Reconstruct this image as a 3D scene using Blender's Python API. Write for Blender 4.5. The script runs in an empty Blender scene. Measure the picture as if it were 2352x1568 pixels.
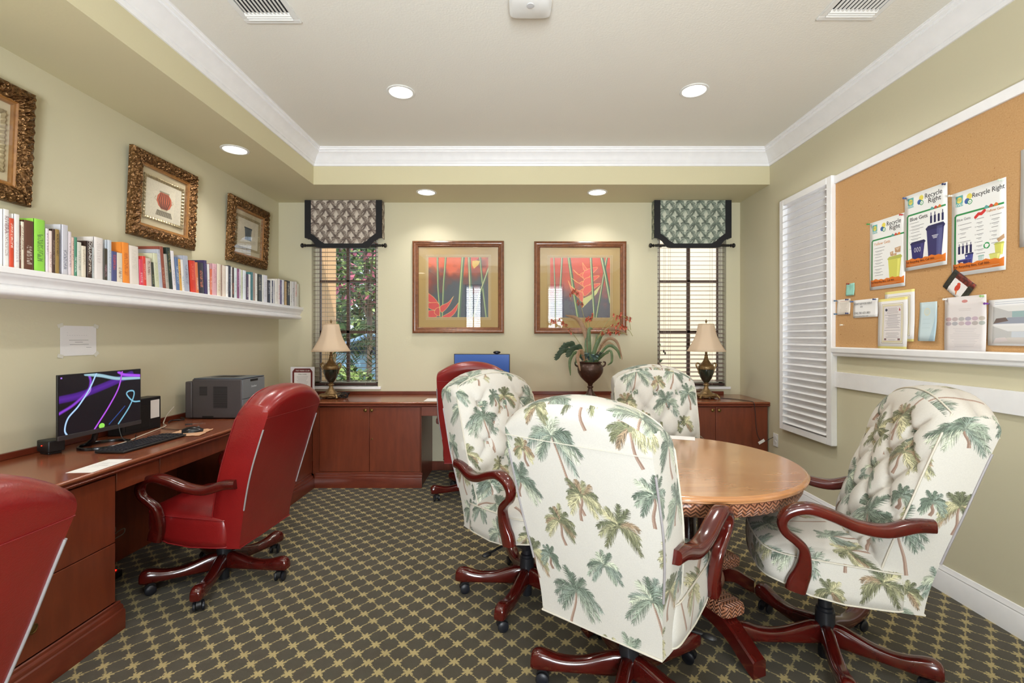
import bpy, bmesh, math, random
import numpy as np
from mathutils import Vector, Matrix

random.seed(7)
R = math.radians
sc = bpy.context.scene
col = sc.collection

# ------------------------------------------------------------------ camera, world, light, exposure
EYE = 1.37          # camera height
F = 1084.0          # focal length in pixels of the 2352 px frame
CU, CV = 1190.0, 774.0
cam_d = bpy.data.cameras.new('camera')
cam_d.sensor_width = 36.0
cam_d.lens = F / 2352 * 36
cam_d.shift_x = -14 / 2352
cam_d.shift_y = -10 / 2352
cam_d.clip_start = 0.02
cam = bpy.data.objects.new('camera', cam_d)
cam.location = (0, 0, EYE)
cam.rotation_euler = (R(90), 0, 0)
col.objects.link(cam)
sc.camera = cam

sc.view_settings.view_transform = 'Standard'
sc.view_settings.look = 'None'
sc.view_settings.exposure = 0.22
sc.view_settings.gamma = 1.0
sc.view_settings.use_curve_mapping = False
sc.cycles.use_denoising = True
sc.cycles.max_bounces = 10
sc.cycles.diffuse_bounces = 6
sc.cycles.transparent_max_bounces = 24
sc.cycles.sample_clamp_indirect = 6.0
sc.cycles.caustics_reflective = False
sc.cycles.caustics_refractive = False

world = bpy.data.worlds.new('world')
sc.world = world
world.use_nodes = True
wn = world.node_tree
wn.nodes['Background'].inputs[0].default_value = (0.70, 0.83, 1.0, 1)
wn.nodes['Background'].inputs[1].default_value = 1.7

# room measures
XL, XR = -2.476, 2.295      # left and right wall
YB, YF = 4.88, -1.70        # back and front wall (front: behind the camera)
ZC, ZS = 3.069, 2.761       # ceiling, underside of the dropped border
XD, YD = -1.866, 4.304      # inner faces of the dropped border
ZT = 0.78                   # worktop
WX1 = (-2.134, -1.4496)     # left window, right window in the back wall
WX2 = (1.4406, 2.152)
WZ = (0.857, 2.45)

def lamp(name, kind, loc, rot, energy, color, **kw):
    d = bpy.data.lights.new(name, kind)
    d.energy = energy
    d.color = color
    for k, v in kw.items():
        setattr(d, k, v)
    o = bpy.data.objects.new(name, d)
    o.location = loc
    o.rotation_euler = rot
    col.objects.link(o)
    return o

lamp('sun', 'SUN', (3, -3, 9), (R(33), 0, R(28)), 5.0, (1.0, 0.95, 0.86), angle=R(0.8))
# daylight through the windows behind the camera, plus fill through an added opening
FRONT = [(-1.30, -0.88, 0.9, 2.66), (-0.47, 0.50, 0.0, 2.66), (0.70, 1.12, 0.9, 2.66)]   # openings: window, added fill opening, window
lamp('fill_light', 'AREA', (0.015, YF - 0.34, 1.0), (R(90 + 50), 0, 0), 230, (0.92, 0.97, 1.0), shape='RECTANGLE', size=0.95, size_y=1.9, spread=R(150))  # added lamp, tilted up to brighten the ceiling and soffit
for wx in (-1.09, 0.91):
    lamp('window_daylight', 'AREA', (wx, YF - 0.42, 1.75), (R(90 + 20), 0, 0), 34, (0.92, 0.97, 1.0), shape='RECTANGLE', size=0.6, size_y=1.9)
DOWN = [(-0.812, 3.27, ZC), (1.212, 3.25, ZC), (-0.88, 4.53, ZS), (0.76, 4.53, ZS), (-2.10, 3.50, ZS), (-2.10, 1.45, ZS),
        (-0.812, 0.9, ZC), (1.212, 0.9, ZC), (-2.10, -0.5, ZS)]
for (lx, ly, lz) in DOWN:
    lamp('downlight_bulb', 'AREA', (lx, ly, lz - 0.004), (0, 0, 0), 3 if lz < 2.9 else 9, (1.0, 0.965, 0.92),
         shape='DISK', size=0.13, spread=R(115 if lz < 2.9 else 150))

# ------------------------------------------------------------------ helpers
def empty(name, loc=(0, 0, 0), rz=0.0, mat=None, label=None, cat=None, group=None):
    o = bpy.data.objects.new(name, None)
    o.empty_display_size = 0.05
    if mat is not None:
        o.matrix_world = mat
    else:
        o.location = loc
        o.rotation_euler = (0, 0, rz)
    col.objects.link(o)
    tag(o, label, cat, group)
    return o

def tag(o, label=None, cat=None, group=None, kind=None):
    if label: o['label'] = label
    if cat: o['category'] = cat
    if group: o['group'] = group
    if kind: o['kind'] = kind
    return o

def link(name, me, mat=None, parent=None, loc=None, rot=None):
    o = bpy.data.objects.new(name, me)
    if mat is not None and not me.materials:
        me.materials.append(mat)
    col.objects.link(o)
    if parent is not None: o.parent = parent
    if loc is not None: o.location = loc
    if rot is not None: o.rotation_euler = rot
    return o

def crom(P, n=6):
    """Catmull-Rom through the points P, n steps per span; any dimension."""
    P = [tuple(map(float, p)) for p in P]
    Q = [tuple(2 * a - b for a, b in zip(P[0], P[1]))] + P + [tuple(2 * a - b for a, b in zip(P[-1], P[-2]))]
    out = []
    for i in range(1, len(Q) - 2):
        for k in range(n):
            t = k / n
            out.append(tuple(0.5 * ((2 * b) + (c - a) * t + (2 * a - 5 * b + 4 * c - d) * t * t + (3 * b - a - 3 * c + d) * t ** 3)
                             for a, b, c, d in zip(Q[i - 1], Q[i], Q[i + 1], Q[i + 2])))
    out.append(P[-1])
    return out

class MB:
    def __init__(s):
        s.v = []; s.f = []; s.m = []; s.mi = 0; s.uv = {}
    def add(s, vs, fs, M=None):
        b = len(s.v)
        if M is not None: vs = [M @ Vector(p) for p in vs]
        s.v += [tuple(p) for p in vs]
        for f in fs:
            s.f.append(tuple(b + i for i in f)); s.m.append(s.mi)
        return b
    def box(s, x0, x1, y0, y1, z0, z1, M=None):
        if x0 > x1: x0, x1 = x1, x0
        if y0 > y1: y0, y1 = y1, y0
        if z0 > z1: z0, z1 = z1, z0
        s.add([(x0, y0, z0), (x1, y0, z0), (x1, y1, z0), (x0, y1, z0), (x0, y0, z1), (x1, y0, z1), (x1, y1, z1), (x0, y1, z1)],
              [(0, 3, 2, 1), (4, 5, 6, 7), (0, 1, 5, 4), (1, 2, 6, 5), (2, 3, 7, 6), (3, 0, 4, 7)], M)
        return s
    def quad(s, a, b, c, d):
        s.add([a, b, c, d], [(0, 1, 2, 3)]); return s
    def prism(s, poly, z0, z1, M=None):
        n = len(poly)
        a = sum(poly[i][0] * poly[(i + 1) % n][1] - poly[(i + 1) % n][0] * poly[i][1] for i in range(n))
        if a < 0: poly = poly[::-1]
        s.add([(x, y, z0) for x, y in poly] + [(x, y, z1) for x, y in poly],
              [tuple(range(n))[::-1], tuple(range(n, 2 * n))] + [(i, (i + 1) % n, n + (i + 1) % n, n + i) for i in range(n)], M)
        return s
    def lathe(s, prof, n=32, c=(0, 0, 0), rfun=None, M=None, cap=True):
        vs = []
        for (r, z) in prof:
            for k in range(n):
                a = 2 * math.pi * k / n
                rr = r * (rfun(a, z) if rfun else 1)
                vs.append((c[0] + rr * math.cos(a), c[1] + rr * math.sin(a), c[2] + z))
        fs = [(i * n + k, i * n + (k + 1) % n, (i + 1) * n + (k + 1) % n, (i + 1) * n + k)
              for i in range(len(prof) - 1) for k in range(n)]
        if cap:
            fs += [tuple(range(n))[::-1], tuple((len(prof) - 1) * n + k for k in range(n))]
        s.add(vs, fs, M); return s
    def rings(s, rs, closed=True, cap0=True, cap1=True, M=None):
        n = len(rs[0])
        vs = [p for r in rs for p in r]
        e = n if closed else n - 1
        fs = [(i * n + k, i * n + (k + 1) % n, (i + 1) * n + (k + 1) % n, (i + 1) * n + k) for i in range(len(rs) - 1) for k in range(e)]
        if cap0: fs.append(tuple(range(n))[::-1])
        if cap1: fs.append(tuple((len(rs) - 1) * n + k for k in range(n)))
        s.add(vs, fs, M); return s
    def tube(s, P, r, n=8, sx=1.0, up=None, M=None, cap=True, closed=False):
        """A tube along P; r a number or a list (one per point)."""
        P = [Vector(p) for p in P]
        m = len(P)
        rs = r if isinstance(r, (list, tuple)) else [r] * m
        out = []; prev = Vector(up) if up else None
        for i in range(m):
            if closed: t = P[(i + 1) % m] - P[i - 1]
            else: t = P[min(i + 1, m - 1)] - P[max(i - 1, 0)]
            if t.length < 1e-9: t = Vector((0, 0, 1))
            t.normalize()
            if prev is None:
                prev = Vector((0, 0, 1)) if abs(t.z) < 0.9 else Vector((1, 0, 0))
            a = prev - t * prev.dot(t)
            if a.length < 1e-6: a = t.orthogonal()
            a.normalize(); b = t.cross(a)
            if up is None: prev = a
            out.append([P[i] + (a * math.cos(2 * math.pi * k / n) + b * math.sin(2 * math.pi * k / n) * sx) * rs[i] for k in range(n)])
        if closed: out.append(out[0])
        s.rings([[tuple(p) for p in q] for q in out], True, cap and not closed, cap and not closed, M); return s
    def sphere(s, c, r, nu=12, nv=8, sc_=(1, 1, 1), M=None):
        prof = [(math.sin(math.pi * j / nv), -math.cos(math.pi * j / nv)) for j in range(nv + 1)]
        vs = [(c[0] + r * sc_[0] * p * math.cos(2 * math.pi * k / nu), c[1] + r * sc_[1] * p * math.sin(2 * math.pi * k / nu), c[2] + r * sc_[2] * z)
              for p, z in prof for k in range(nu)]
        fs = [(i * nu + k, i * nu + (k + 1) % nu, (i + 1) * nu + (k + 1) % nu, (i + 1) * nu + k) for i in range(nv) for k in range(nu)]
        s.add(vs, fs, M); return s
    def mesh(s, name, mats, smooth=35, uv=None, merge=0.0, recalc=False):
        me = bpy.data.meshes.new(name)
        me.from_pydata(s.v, [], s.f)
        for m in (mats if isinstance(mats, (list, tuple)) else [mats]):
            me.materials.append(m)
        me.polygons.foreach_set('material_index', s.m)
        if merge or recalc:
            bm = bmesh.new(); bm.from_mesh(me)
            if merge: bmesh.ops.remove_doubles(bm, verts=bm.verts, dist=merge)
            if recalc: bmesh.ops.recalc_face_normals(bm, faces=bm.faces)
            bm.to_mesh(me); bm.free()
        if smooth is not None:
            me.polygons.foreach_set('use_smooth', [True] * len(me.polygons))
            me.update()
            if smooth < 179: me.set_sharp_from_angle(angle=R(smooth))
        if uv is not None:
            ul = me.uv_layers.new(name='UVMap')
            for p in me.polygons:
                nx, ny, nz = abs(p.normal.x), abs(p.normal.y), abs(p.normal.z)
                for li in p.loop_indices:
                    c = me.vertices[me.loops[li].vertex_index].co
                    if callable(uv): ul.data[li].uv = uv(c, p.normal)
                    elif ny >= nx and ny >= nz * 0.8: ul.data[li].uv = (c.x, c.z)
                    elif nx >= nz: ul.data[li].uv = (c.y, c.z)
                    else: ul.data[li].uv = (c.x, c.y)
        me.update()
        return me
    def build(s, name, mats, parent=None, smooth=35, uv=None, bevel=0, loc=None, rot=None, seg=2, merge=0.0, recalc=False):
        o = link(name, s.mesh(name, mats, smooth, uv, merge, recalc), None, parent, loc, rot)
        if bevel:
            b = o.modifiers.new('bevel', 'BEVEL'); b.width = bevel; b.segments = seg; b.limit_method = 'ANGLE'; b.angle_limit = R(40)
        return o

def struct(o):
    o['kind'] = 'structure'; return o

def pxw(u, v, Y):      # photo pixel on the plane at distance Y -> x, z
    return (u - CU) * Y / F, EYE + (CV - v) * Y / F
def pxs(u, v, X):      # photo pixel on the side plane at X -> y, z
    Y = X * F / (u - CU)
    return Y, EYE + (CV - v) * Y / F
def pxf(u, v, z=0.0):  # photo pixel on the horizontal plane at z -> x, y
    Y = (EYE - z) * F / (v - CV)
    return (u - CU) * Y / F, Y

def wallM(side, x, y, z):
    """local x = to the viewer's right, y = up, z = out of the wall"""
    if side == 'back': c = ((1, 0, 0), (0, 0, 1), (0, -1, 0))
    elif side == 'left': c = ((0, 1, 0), (0, 0, 1), (1, 0, 0))
    elif side == 'right': c = ((0, -1, 0), (0, 0, 1), (-1, 0, 0))
    M = Matrix.Identity(4)
    for j in range(3):
        for i in range(3): M[i][j] = c[j][i]
    M[0][3], M[1][3], M[2][3] = x, y, z
    return M

_font_n = 0
def text(body, size, mat, parent, x, y, z, align='LEFT', name='printed_text', extrude=0.0002, sx=1.0, shear=0.0, mirror=False, rotz=0.0, M=None):
    cu = bpy.data.curves.new('t', 'FONT')
    cu.body = body; cu.size = size; cu.align_x = align; cu.extrude = extrude; cu.shear = shear; cu.resolution_u = 3
    cu.fill_mode = 'FRONT' if extrude == 0 else 'BOTH'
    t = bpy.data.objects.new('t', cu)
    col.objects.link(t)
    dg = bpy.context.evaluated_depsgraph_get()
    me = bpy.data.meshes.new_from_object(t.evaluated_get(dg))
    bpy.data.objects.remove(t); bpy.data.curves.remove(cu)
    me.materials.clear(); me.materials.append(mat)
    me.name = name
    T = Matrix.Translation((x, y, z)) @ Matrix.Rotation(rotz, 4, 'Z') @ Matrix.Diagonal((-sx if mirror else sx, 1, 1, 1))
    if M is not None: T = M @ T
    me.transform(T)
    return link(name, me, None, parent)

# ------------------------------------------------------------------ materials
def lin(c):
    return tuple((x / 255 / 12.92) if x / 255 <= 0.04045 else ((x / 255 + 0.055) / 1.055) ** 2.4 for x in c[:3])
class NT:
    def __init__(s, name):
        s.m = bpy.data.materials.new(name); s.m.use_nodes = True
        s.t = s.m.node_tree; s.b = s.t.nodes['Principled BSDF']; s.o = s.t.nodes['Material Output']
    def n(s, typ, **kw):
        nd = s.t.nodes.new(typ)
        for k, v in kw.items():
            if k.startswith('i'): nd.inputs[int(k[1:])].default_value = v
            else: setattr(nd, k, v)
        return nd
    def l(s, a, b): s.t.links.new(a, b)
    def math(s, op, a, b=None, clamp=False):
        nd = s.t.nodes.new('ShaderNodeMath'); nd.operation = op; nd.use_clamp = clamp
        for i, x in enumerate((a, b)):
            if x is None: continue
            if isinstance(x, (int, float)): nd.inputs[i].default_value = x
            else: s.l(x, nd.inputs[i])
        return nd.outputs[0]
    def mix(s, f, a, b, typ='MIX'):
        nd = s.t.nodes.new('ShaderNodeMix'); nd.data_type = 'RGBA'; nd.blend_type = typ
        for i, x in ((0, f), (6, a), (7, b)):
            if isinstance(x, (int, float)): nd.inputs[i].default_value = x
            elif isinstance(x, tuple): nd.inputs[i].default_value = (*x[:3], 1)
            else: s.l(x, nd.inputs[i])
        return nd.outputs[2]
    def bump(s, h, strength=0.3, dist=0.01):
        nd = s.n('ShaderNodeBump'); nd.inputs['Strength'].default_value = strength; nd.inputs['Distance'].default_value = dist
        s.l(h, nd.inputs['Height']); s.l(nd.outputs[0], s.b.inputs['Normal'])
    def noise(s, scale=5, detail=3, vec=None, rough=0.5, out=0):
        nd = s.n('ShaderNodeTexNoise'); nd.inputs['Scale'].default_value = scale; nd.inputs['Detail'].default_value = detail
        nd.inputs['Roughness'].default_value = rough
        if vec is not None: s.l(vec, nd.inputs['Vector'])
        return nd.outputs[out]
    def coord(s, which='Object', scale=(1, 1, 1), rot=(0, 0, 0)):
        tc = s.n('ShaderNodeTexCoord'); mp = s.n('ShaderNodeMapping')
        mp.inputs['Scale'].default_value = scale; mp.inputs['Rotation'].default_value = rot
        s.l(tc.outputs[which], mp.inputs['Vector'])
        return mp.outputs[0]
    def set(s, **kw):
        for k, v in kw.items():
            k = {'color': 'Base Color', 'rough': 'Roughness', 'metal': 'Metallic', 'spec': 'Specular IOR Level', 'coat': 'Coat Weight', 'coatr': 'Coat Roughness',
                 'trans': 'Transmission Weight', 'ecol': 'Emission Color', 'estr': 'Emission Strength', 'sheen': 'Sheen Weight', 'sub': 'Subsurface Weight'}[k]
            s.b.inputs[k].default_value = (*v[:3], 1) if isinstance(v, tuple) else v
        return s

_mc = {}
def flat(name, rgb, rough=0.6, **kw):
    """plain paint / plastic with faint procedural mottling"""
    if name in _mc: return _mc[name]
    t = NT(name); t.set(rough=rough, **kw)
    c = lin(rgb)
    nz = t.noise(14, 3, t.coord())
    t.l(t.mix(nz, tuple(x * 0.95 for x in c), tuple(min(1, x * 1.05) for x in c)), t.b.inputs['Base Color'])
    _mc[name] = t.m
    return t.m

def paint(name, rgb, bumpscale=60, bs=0.12, rough=0.7, var=0.03):
    t = NT(name); t.set(rough=rough, spec=0.3)
    c = lin(rgb)
    big = t.noise(1.3, 2, t.coord())
    t.l(t.mix(big, tuple(x * (1 - var) for x in c), tuple(min(1, x * (1 + var)) for x in c)), t.b.inputs['Base Color'])
    t.bump(t.noise(bumpscale, 4, t.coord()), bs, 0.004)
    return t.m

def wood(name, dark, light, rough=0.3, scale=(1, 1, 1), coat=0.25, grain=18, contrast=1.0, bs=0.03):
    t = NT(name); t.set(rough=rough, coat=coat, coatr=0.15)
    v = t.coord('Object', scale)
    warp = t.noise(2.5, 2, v)
    add = t.n('ShaderNodeVectorMath', operation='ADD'); t.l(v, add.inputs[0])
    comb = t.n('ShaderNodeCombineXYZ'); t.l(t.math('MULTIPLY', warp, 0.25), comb.inputs[0]); t.l(comb.outputs[0], add.inputs[1])
    g = t.noise(grain, 6, add.outputs[0], 0.65)
    g2 = t.noise(1.2, 2, v)
    k = t.math('ADD', t.math('MULTIPLY', g, 0.75), t.math('MULTIPLY', g2, 0.4))
    mr = t.n('ShaderNodeMapRange'); t.l(k, mr.inputs[0]); mr.inputs[1].default_value = 0.35; mr.inputs[2].default_value = 0.78
    t.l(t.mix(mr.outputs[0], lin(dark), lin(light)), t.b.inputs['Base Color'])
    t.bump(g, bs, 0.003)
    return t.m

WALL = paint('wall_paint', (203, 197, 170))
SOFF = paint('soffit_paint', (208, 200, 166))
CEIL = paint('ceiling_paint', (228, 226, 218), 90, 0.25)
WHITE = flat('white_trim', (238, 238, 240), 0.35)
WHITE2 = flat('white_plastic', (225, 226, 224), 0.4)
CHERRY = wood('cherry_cabinet', (98, 43, 25), (128, 61, 36), 0.36, (1, 1, 0.15), 0.15, 20)
CHTOP = wood('cherry_worktop', (112, 58, 36), (142, 78, 50), 0.22, (1, 0.15, 1), 0.35, 20)
CHBASE = wood('cherry_base', (88, 36, 22), (120, 52, 32), 0.3, (0.3, 0.3, 1), 0.3, 20)
MAHOG = wood('mahogany_lacquer', (54, 12, 10), (92, 22, 16), 0.14, (1, 1, 1), 0.6, 9)
TABLE = wood('table_veneer', (156, 100, 58), (196, 144, 96), 0.16, (0.25, 1, 1), 0.9, 14)
TABLED = wood('table_edge', (122, 66, 36), (160, 96, 55), 0.25, (1, 1, 1), 0.4, 14)
FRAMEW = wood('picture_frame_wood', (84, 48, 30), (140, 88, 56), 0.28, (1, 1, 1), 0.4, 30)
SLAT = wood('blind_slat_wood', (108, 88, 80), (146, 124, 112), 0.35, (0.1, 1, 1), 0.5, 30)
BROWNF = flat('window_frame_brown', (96, 74, 62), 0.5)
BLACK = flat('black_plastic', (24, 24, 26), 0.42)
BLACKG = flat('gloss_black_plastic', (15, 15, 18), 0.18)
STEELB = flat('black_steel', (30, 31, 36), 0.35)
WHEELM = flat('caster_rubber', (28, 30, 38), 0.38)
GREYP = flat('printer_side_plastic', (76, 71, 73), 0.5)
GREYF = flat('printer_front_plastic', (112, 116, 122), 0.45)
DARKP = flat('dark_slot', (12, 12, 13), 0.6)
BRASS = flat('aged_brass', (126, 100, 58), 0.35, metal=0.9)
PAPER = flat('paper', (232, 231, 230), 0.7)
INK = flat('ink_black', (28, 28, 32), 0.7)
INKG = flat('ink_grey', (120, 120, 122), 0.7)
MAROON = flat('maroon_print', (104, 36, 34), 0.6)
CABLEW = flat('white_cable', (205, 196, 180), 0.5)
CABLEB = flat('black_cable', (22, 22, 24), 0.5)
STRIP = flat('grey_welt_strip', (150, 146, 148), 0.4)
CHROME = flat('satin_metal', (160, 160, 160), 0.3, metal=0.8)
BTRIM = flat('black_fabric_trim', (25, 25, 28), 0.8)
RODM = flat('black_iron_rod', (26, 24, 24), 0.4)

def leather(name, a, b, rough=0.32):
    t = NT(name); t.set(rough=rough, coat=0.45, coatr=0.18)
    v = t.coord()
    t.l(t.mix(t.noise(5, 3, v), lin(a), lin(b)), t.b.inputs['Base Color'])
    vo = t.n('ShaderNodeTexVoronoi'); vo.inputs['Scale'].default_value = 220; t.l(v, vo.inputs['Vector'])
    h = t.math('ADD', t.math('MULTIPLY', vo.outputs[0], 0.25), t.math('MULTIPLY', t.noise(9, 3, v), 1.0))
    t.bump(h, 0.22, 0.006)
    return t.m
LEATHER = leather('red_leather', (114, 14, 18), (138, 28, 27))
LEATHERD = leather('red_leather_panel', (118, 14, 18), (134, 20, 24), 0.45)

def glass(name, refl=0.08, tint=(1, 1, 1)):
    t = NT(name); t.t.nodes.remove(t.b)
    tr = t.n('ShaderNodeBsdfTransparent'); tr.inputs[0].default_value = (*tint, 1)
    gl = t.n('ShaderNodeBsdfGlossy'); gl.inputs['Roughness'].default_value = 0.01
    fr = t.n('ShaderNodeLayerWeight'); fr.inputs[0].default_value = 0.5
    mx = t.n('ShaderNodeMixShader')
    t.l(t.math('ADD', t.math('MULTIPLY', t.math('POWER', fr.outputs[1], 5.0), 0.9), refl), mx.inputs[0]); t.l(tr.outputs[0], mx.inputs[1]); t.l(gl.outputs[0], mx.inputs[2])
    t.l(mx.outputs[0], t.o.inputs[0])
    return t.m
GLASS = glass('window_glass', 0.04)
PGLASS = glass('picture_glass', 0.055)

def emis(name, rgb, s):
    t = NT(name); t.set(color=(0, 0, 0), ecol=lin(rgb), estr=s, rough=0.4); return t.m

# carpet: trellis of dark lozenges, pale lines and star flowers
t = NT('carpet'); t.set(rough=0.95, spec=0.15, sheen=0.2)
v = t.coord('Object', (1, 1, 1), (0, 0, R(-1)))
jn = t.n('ShaderNodeTexNoise'); jn.inputs['Scale'].default_value = 260; jn.inputs['Detail'].default_value = 1; t.l(v, jn.inputs['Vector'])
sub = t.n('ShaderNodeVectorMath', operation='SUBTRACT'); t.l(jn.outputs['Color'], sub.inputs[0]); sub.inputs[1].default_value = (0.5, 0.5, 0.5)
scl = t.n('ShaderNodeVectorMath', operation='SCALE'); t.l(sub.outputs[0], scl.inputs[0]); scl.inputs['Scale'].default_value = 0.016
ad = t.n('ShaderNodeVectorMath', operation='ADD'); t.l(v, ad.inputs[0]); t.l(scl.outputs[0], ad.inputs[1])
sp = t.n('ShaderNodeSeparateXYZ'); t.l(ad.outputs[0], sp.inputs[0])
px_ = t.math('DIVIDE', t.math('ADD', sp.outputs[0], 0.457 - 0.04), 0.1215)
py_ = t.math('DIVIDE', t.math('ADD', sp.outputs[1], -2.292), 0.118)
uu = t.math('ADD', px_, py_); vv = t.math('SUBTRACT', px_, py_)
fu = t.math('SUBTRACT', t.math('FRACT', t.math('ADD', uu, 100.5)), 0.5)
fv = t.math('SUBTRACT', t.math('FRACT', t.math('ADD', vv, 100.5)), 0.5)
au = t.math('ABSOLUTE', fu); av = t.math('ABSOLUTE', fv)
line = t.math('LESS_THAN', t.math('MINIMUM', au, av), 0.024)
# back to x/y about the nearest crossing
dx = t.math('MULTIPLY', t.math('ADD', fu, fv), 0.5); dy = t.math('MULTIPLY', t.math('SUBTRACT', fu, fv), 0.5)
rad = t.math('SQRT', t.math('ADD', t.math('MULTIPLY', dx, dx), t.math('MULTIPLY', dy, dy)))
ang = t.math('ARCTAN2', dy, dx)
pet = t.math('ADD', t.math('MULTIPLY', t.math('COSINE', t.math('ADD', t.math('MULTIPLY', ang, 6), math.pi)), 0.055), 0.158)
star = t.math('LESS_THAN', rad, pet)
# small notch dashes off the lozenge ends
msk = t.math('MAXIMUM', line, star)
fine = t.noise(420, 2, v); med = t.noise(9, 2, v)
dk = t.mix(fine, lin((44, 39, 31)), lin((86, 76, 60)))
dk2 = t.mix(med, dk, t.mix(0.5, dk, lin((64, 66, 52))))
lt = t.mix(fine, lin((140, 124, 80)), lin((190, 173, 122)))
t.l(t.mix(msk, dk2, lt), t.b.inputs['Base Color'])
t.bump(t.noise(500, 2, v), 0.6, 0.004)
CARPET = t.m

# cork
t = NT('cork'); t.set(rough=0.85, spec=0.2)
v = t.coord()
c1 = t.mix(t.noise(150, 3, v, 0.6), lin((172, 130, 84)), lin((212, 176, 130)))
c2 = t.mix(t.math('GREATER_THAN', t.noise(95, 2, v), 0.73), c1, lin((132, 88, 54)))
c3 = t.mix(t.noise(1.5, 2, v), c2, t.mix(0.35, c2, lin((196, 140, 82))))
t.l(c3, t.b.inputs['Base Color']); t.bump(t.noise(150, 3, v), 0.3, 0.003)
CORK = t.m

# wicker
t = NT('wicker'); t.set(rough=0.45, coat=0.2)
v = t.coord('UV', (1, 1, 1))
sp = t.n('ShaderNodeSeparateXYZ'); t.l(v, sp.inputs[0])
X_ = t.math('MULTIPLY', sp.outputs[0], 62.0); Y_ = t.math('MULTIPLY', sp.outputs[1], 62.0)
a1 = t.math('FRACT', t.math('ADD', X_, Y_)); b1 = t.math('FRACT', t.math('SUBTRACT', t.math('ADD', X_, 500), Y_))
ck = t.math('FLOORED_MODULO', t.math('FLOOR', X_), 2)
st = t.n('ShaderNodeMix'); st.data_type = 'FLOAT'; t.l(ck, st.inputs[0]); t.l(a1, st.inputs[2]); t.l(b1, st.inputs[3])
h = t.math('SINE', t.math('MULTIPLY', st.outputs[0], math.pi))
t.l(t.mix(h, lin((70, 34, 22)), t.mix(t.noise(40, 2, v), lin((150, 90, 62)), lin((202, 142, 108)))), t.b.inputs['Base Color'])
t.bump(h, 0.7, 0.01)
WICKER = t.m

# carved antique gold
t = NT('carved_gold'); t.set(rough=0.26, metal=0.75)
v = t.coord()
t.l(t.mix(t.noise(38, 4, v, 0.7), lin((52, 30, 16)), lin((160, 120, 76))), t.b.inputs['Base Color'])
vo = t.n('ShaderNodeTexVoronoi'); vo.inputs['Scale'].default_value = 55; t.l(v, vo.inputs['Vector'])
t.bump(t.math('ADD', vo.outputs[0], t.noise(60, 3, v)), 0.9, 0.012)
GOLD = t.m
GOLDP = wood('gold_leaf_wood', (120, 76, 34), (168, 118, 60), 0.35, (1, 1, 1), 0.2, 30)

# urn bronze
def mottled(name, a, b, scale, rough, metal, bs=0.6):
    t = NT(name); t.set(rough=rough, metal=metal)
    v = t.coord()
    t.l(t.mix(t.noise(scale, 4, v, 0.6), lin(a), lin(b)), t.b.inputs['Base Color'])
    t.bump(t.noise(scale * 1.3, 3, v), bs, 0.006)
    return t.m
BRONZE = mottled('bronze_urn', (44, 30, 26), (98, 70, 58), 30, 0.35, 0.4)
LAMPG = mottled('antique_gold_resin', (66, 50, 30), (176, 144, 96), 45, 0.35, 0.6)
LAMPU = flat('dark_green_enamel', (34, 38, 28), 0.2, coat=0.5)

t = NT('lamp_shade_fabric'); t.set(rough=0.8, color=lin((226, 206, 180)), trans=0.0)
tl = t.n('ShaderNodeBsdfTranslucent'); tl.inputs[0].default_value = (*lin((240, 214, 180)), 1)
mx = t.n('ShaderNodeMixShader', i0=0.3); t.l(t.b.outputs[0], mx.inputs[1]); t.l(tl.outputs[0], mx.inputs[2]); t.l(mx.outputs[0], t.o.inputs[0])
SHADE = t.m
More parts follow.
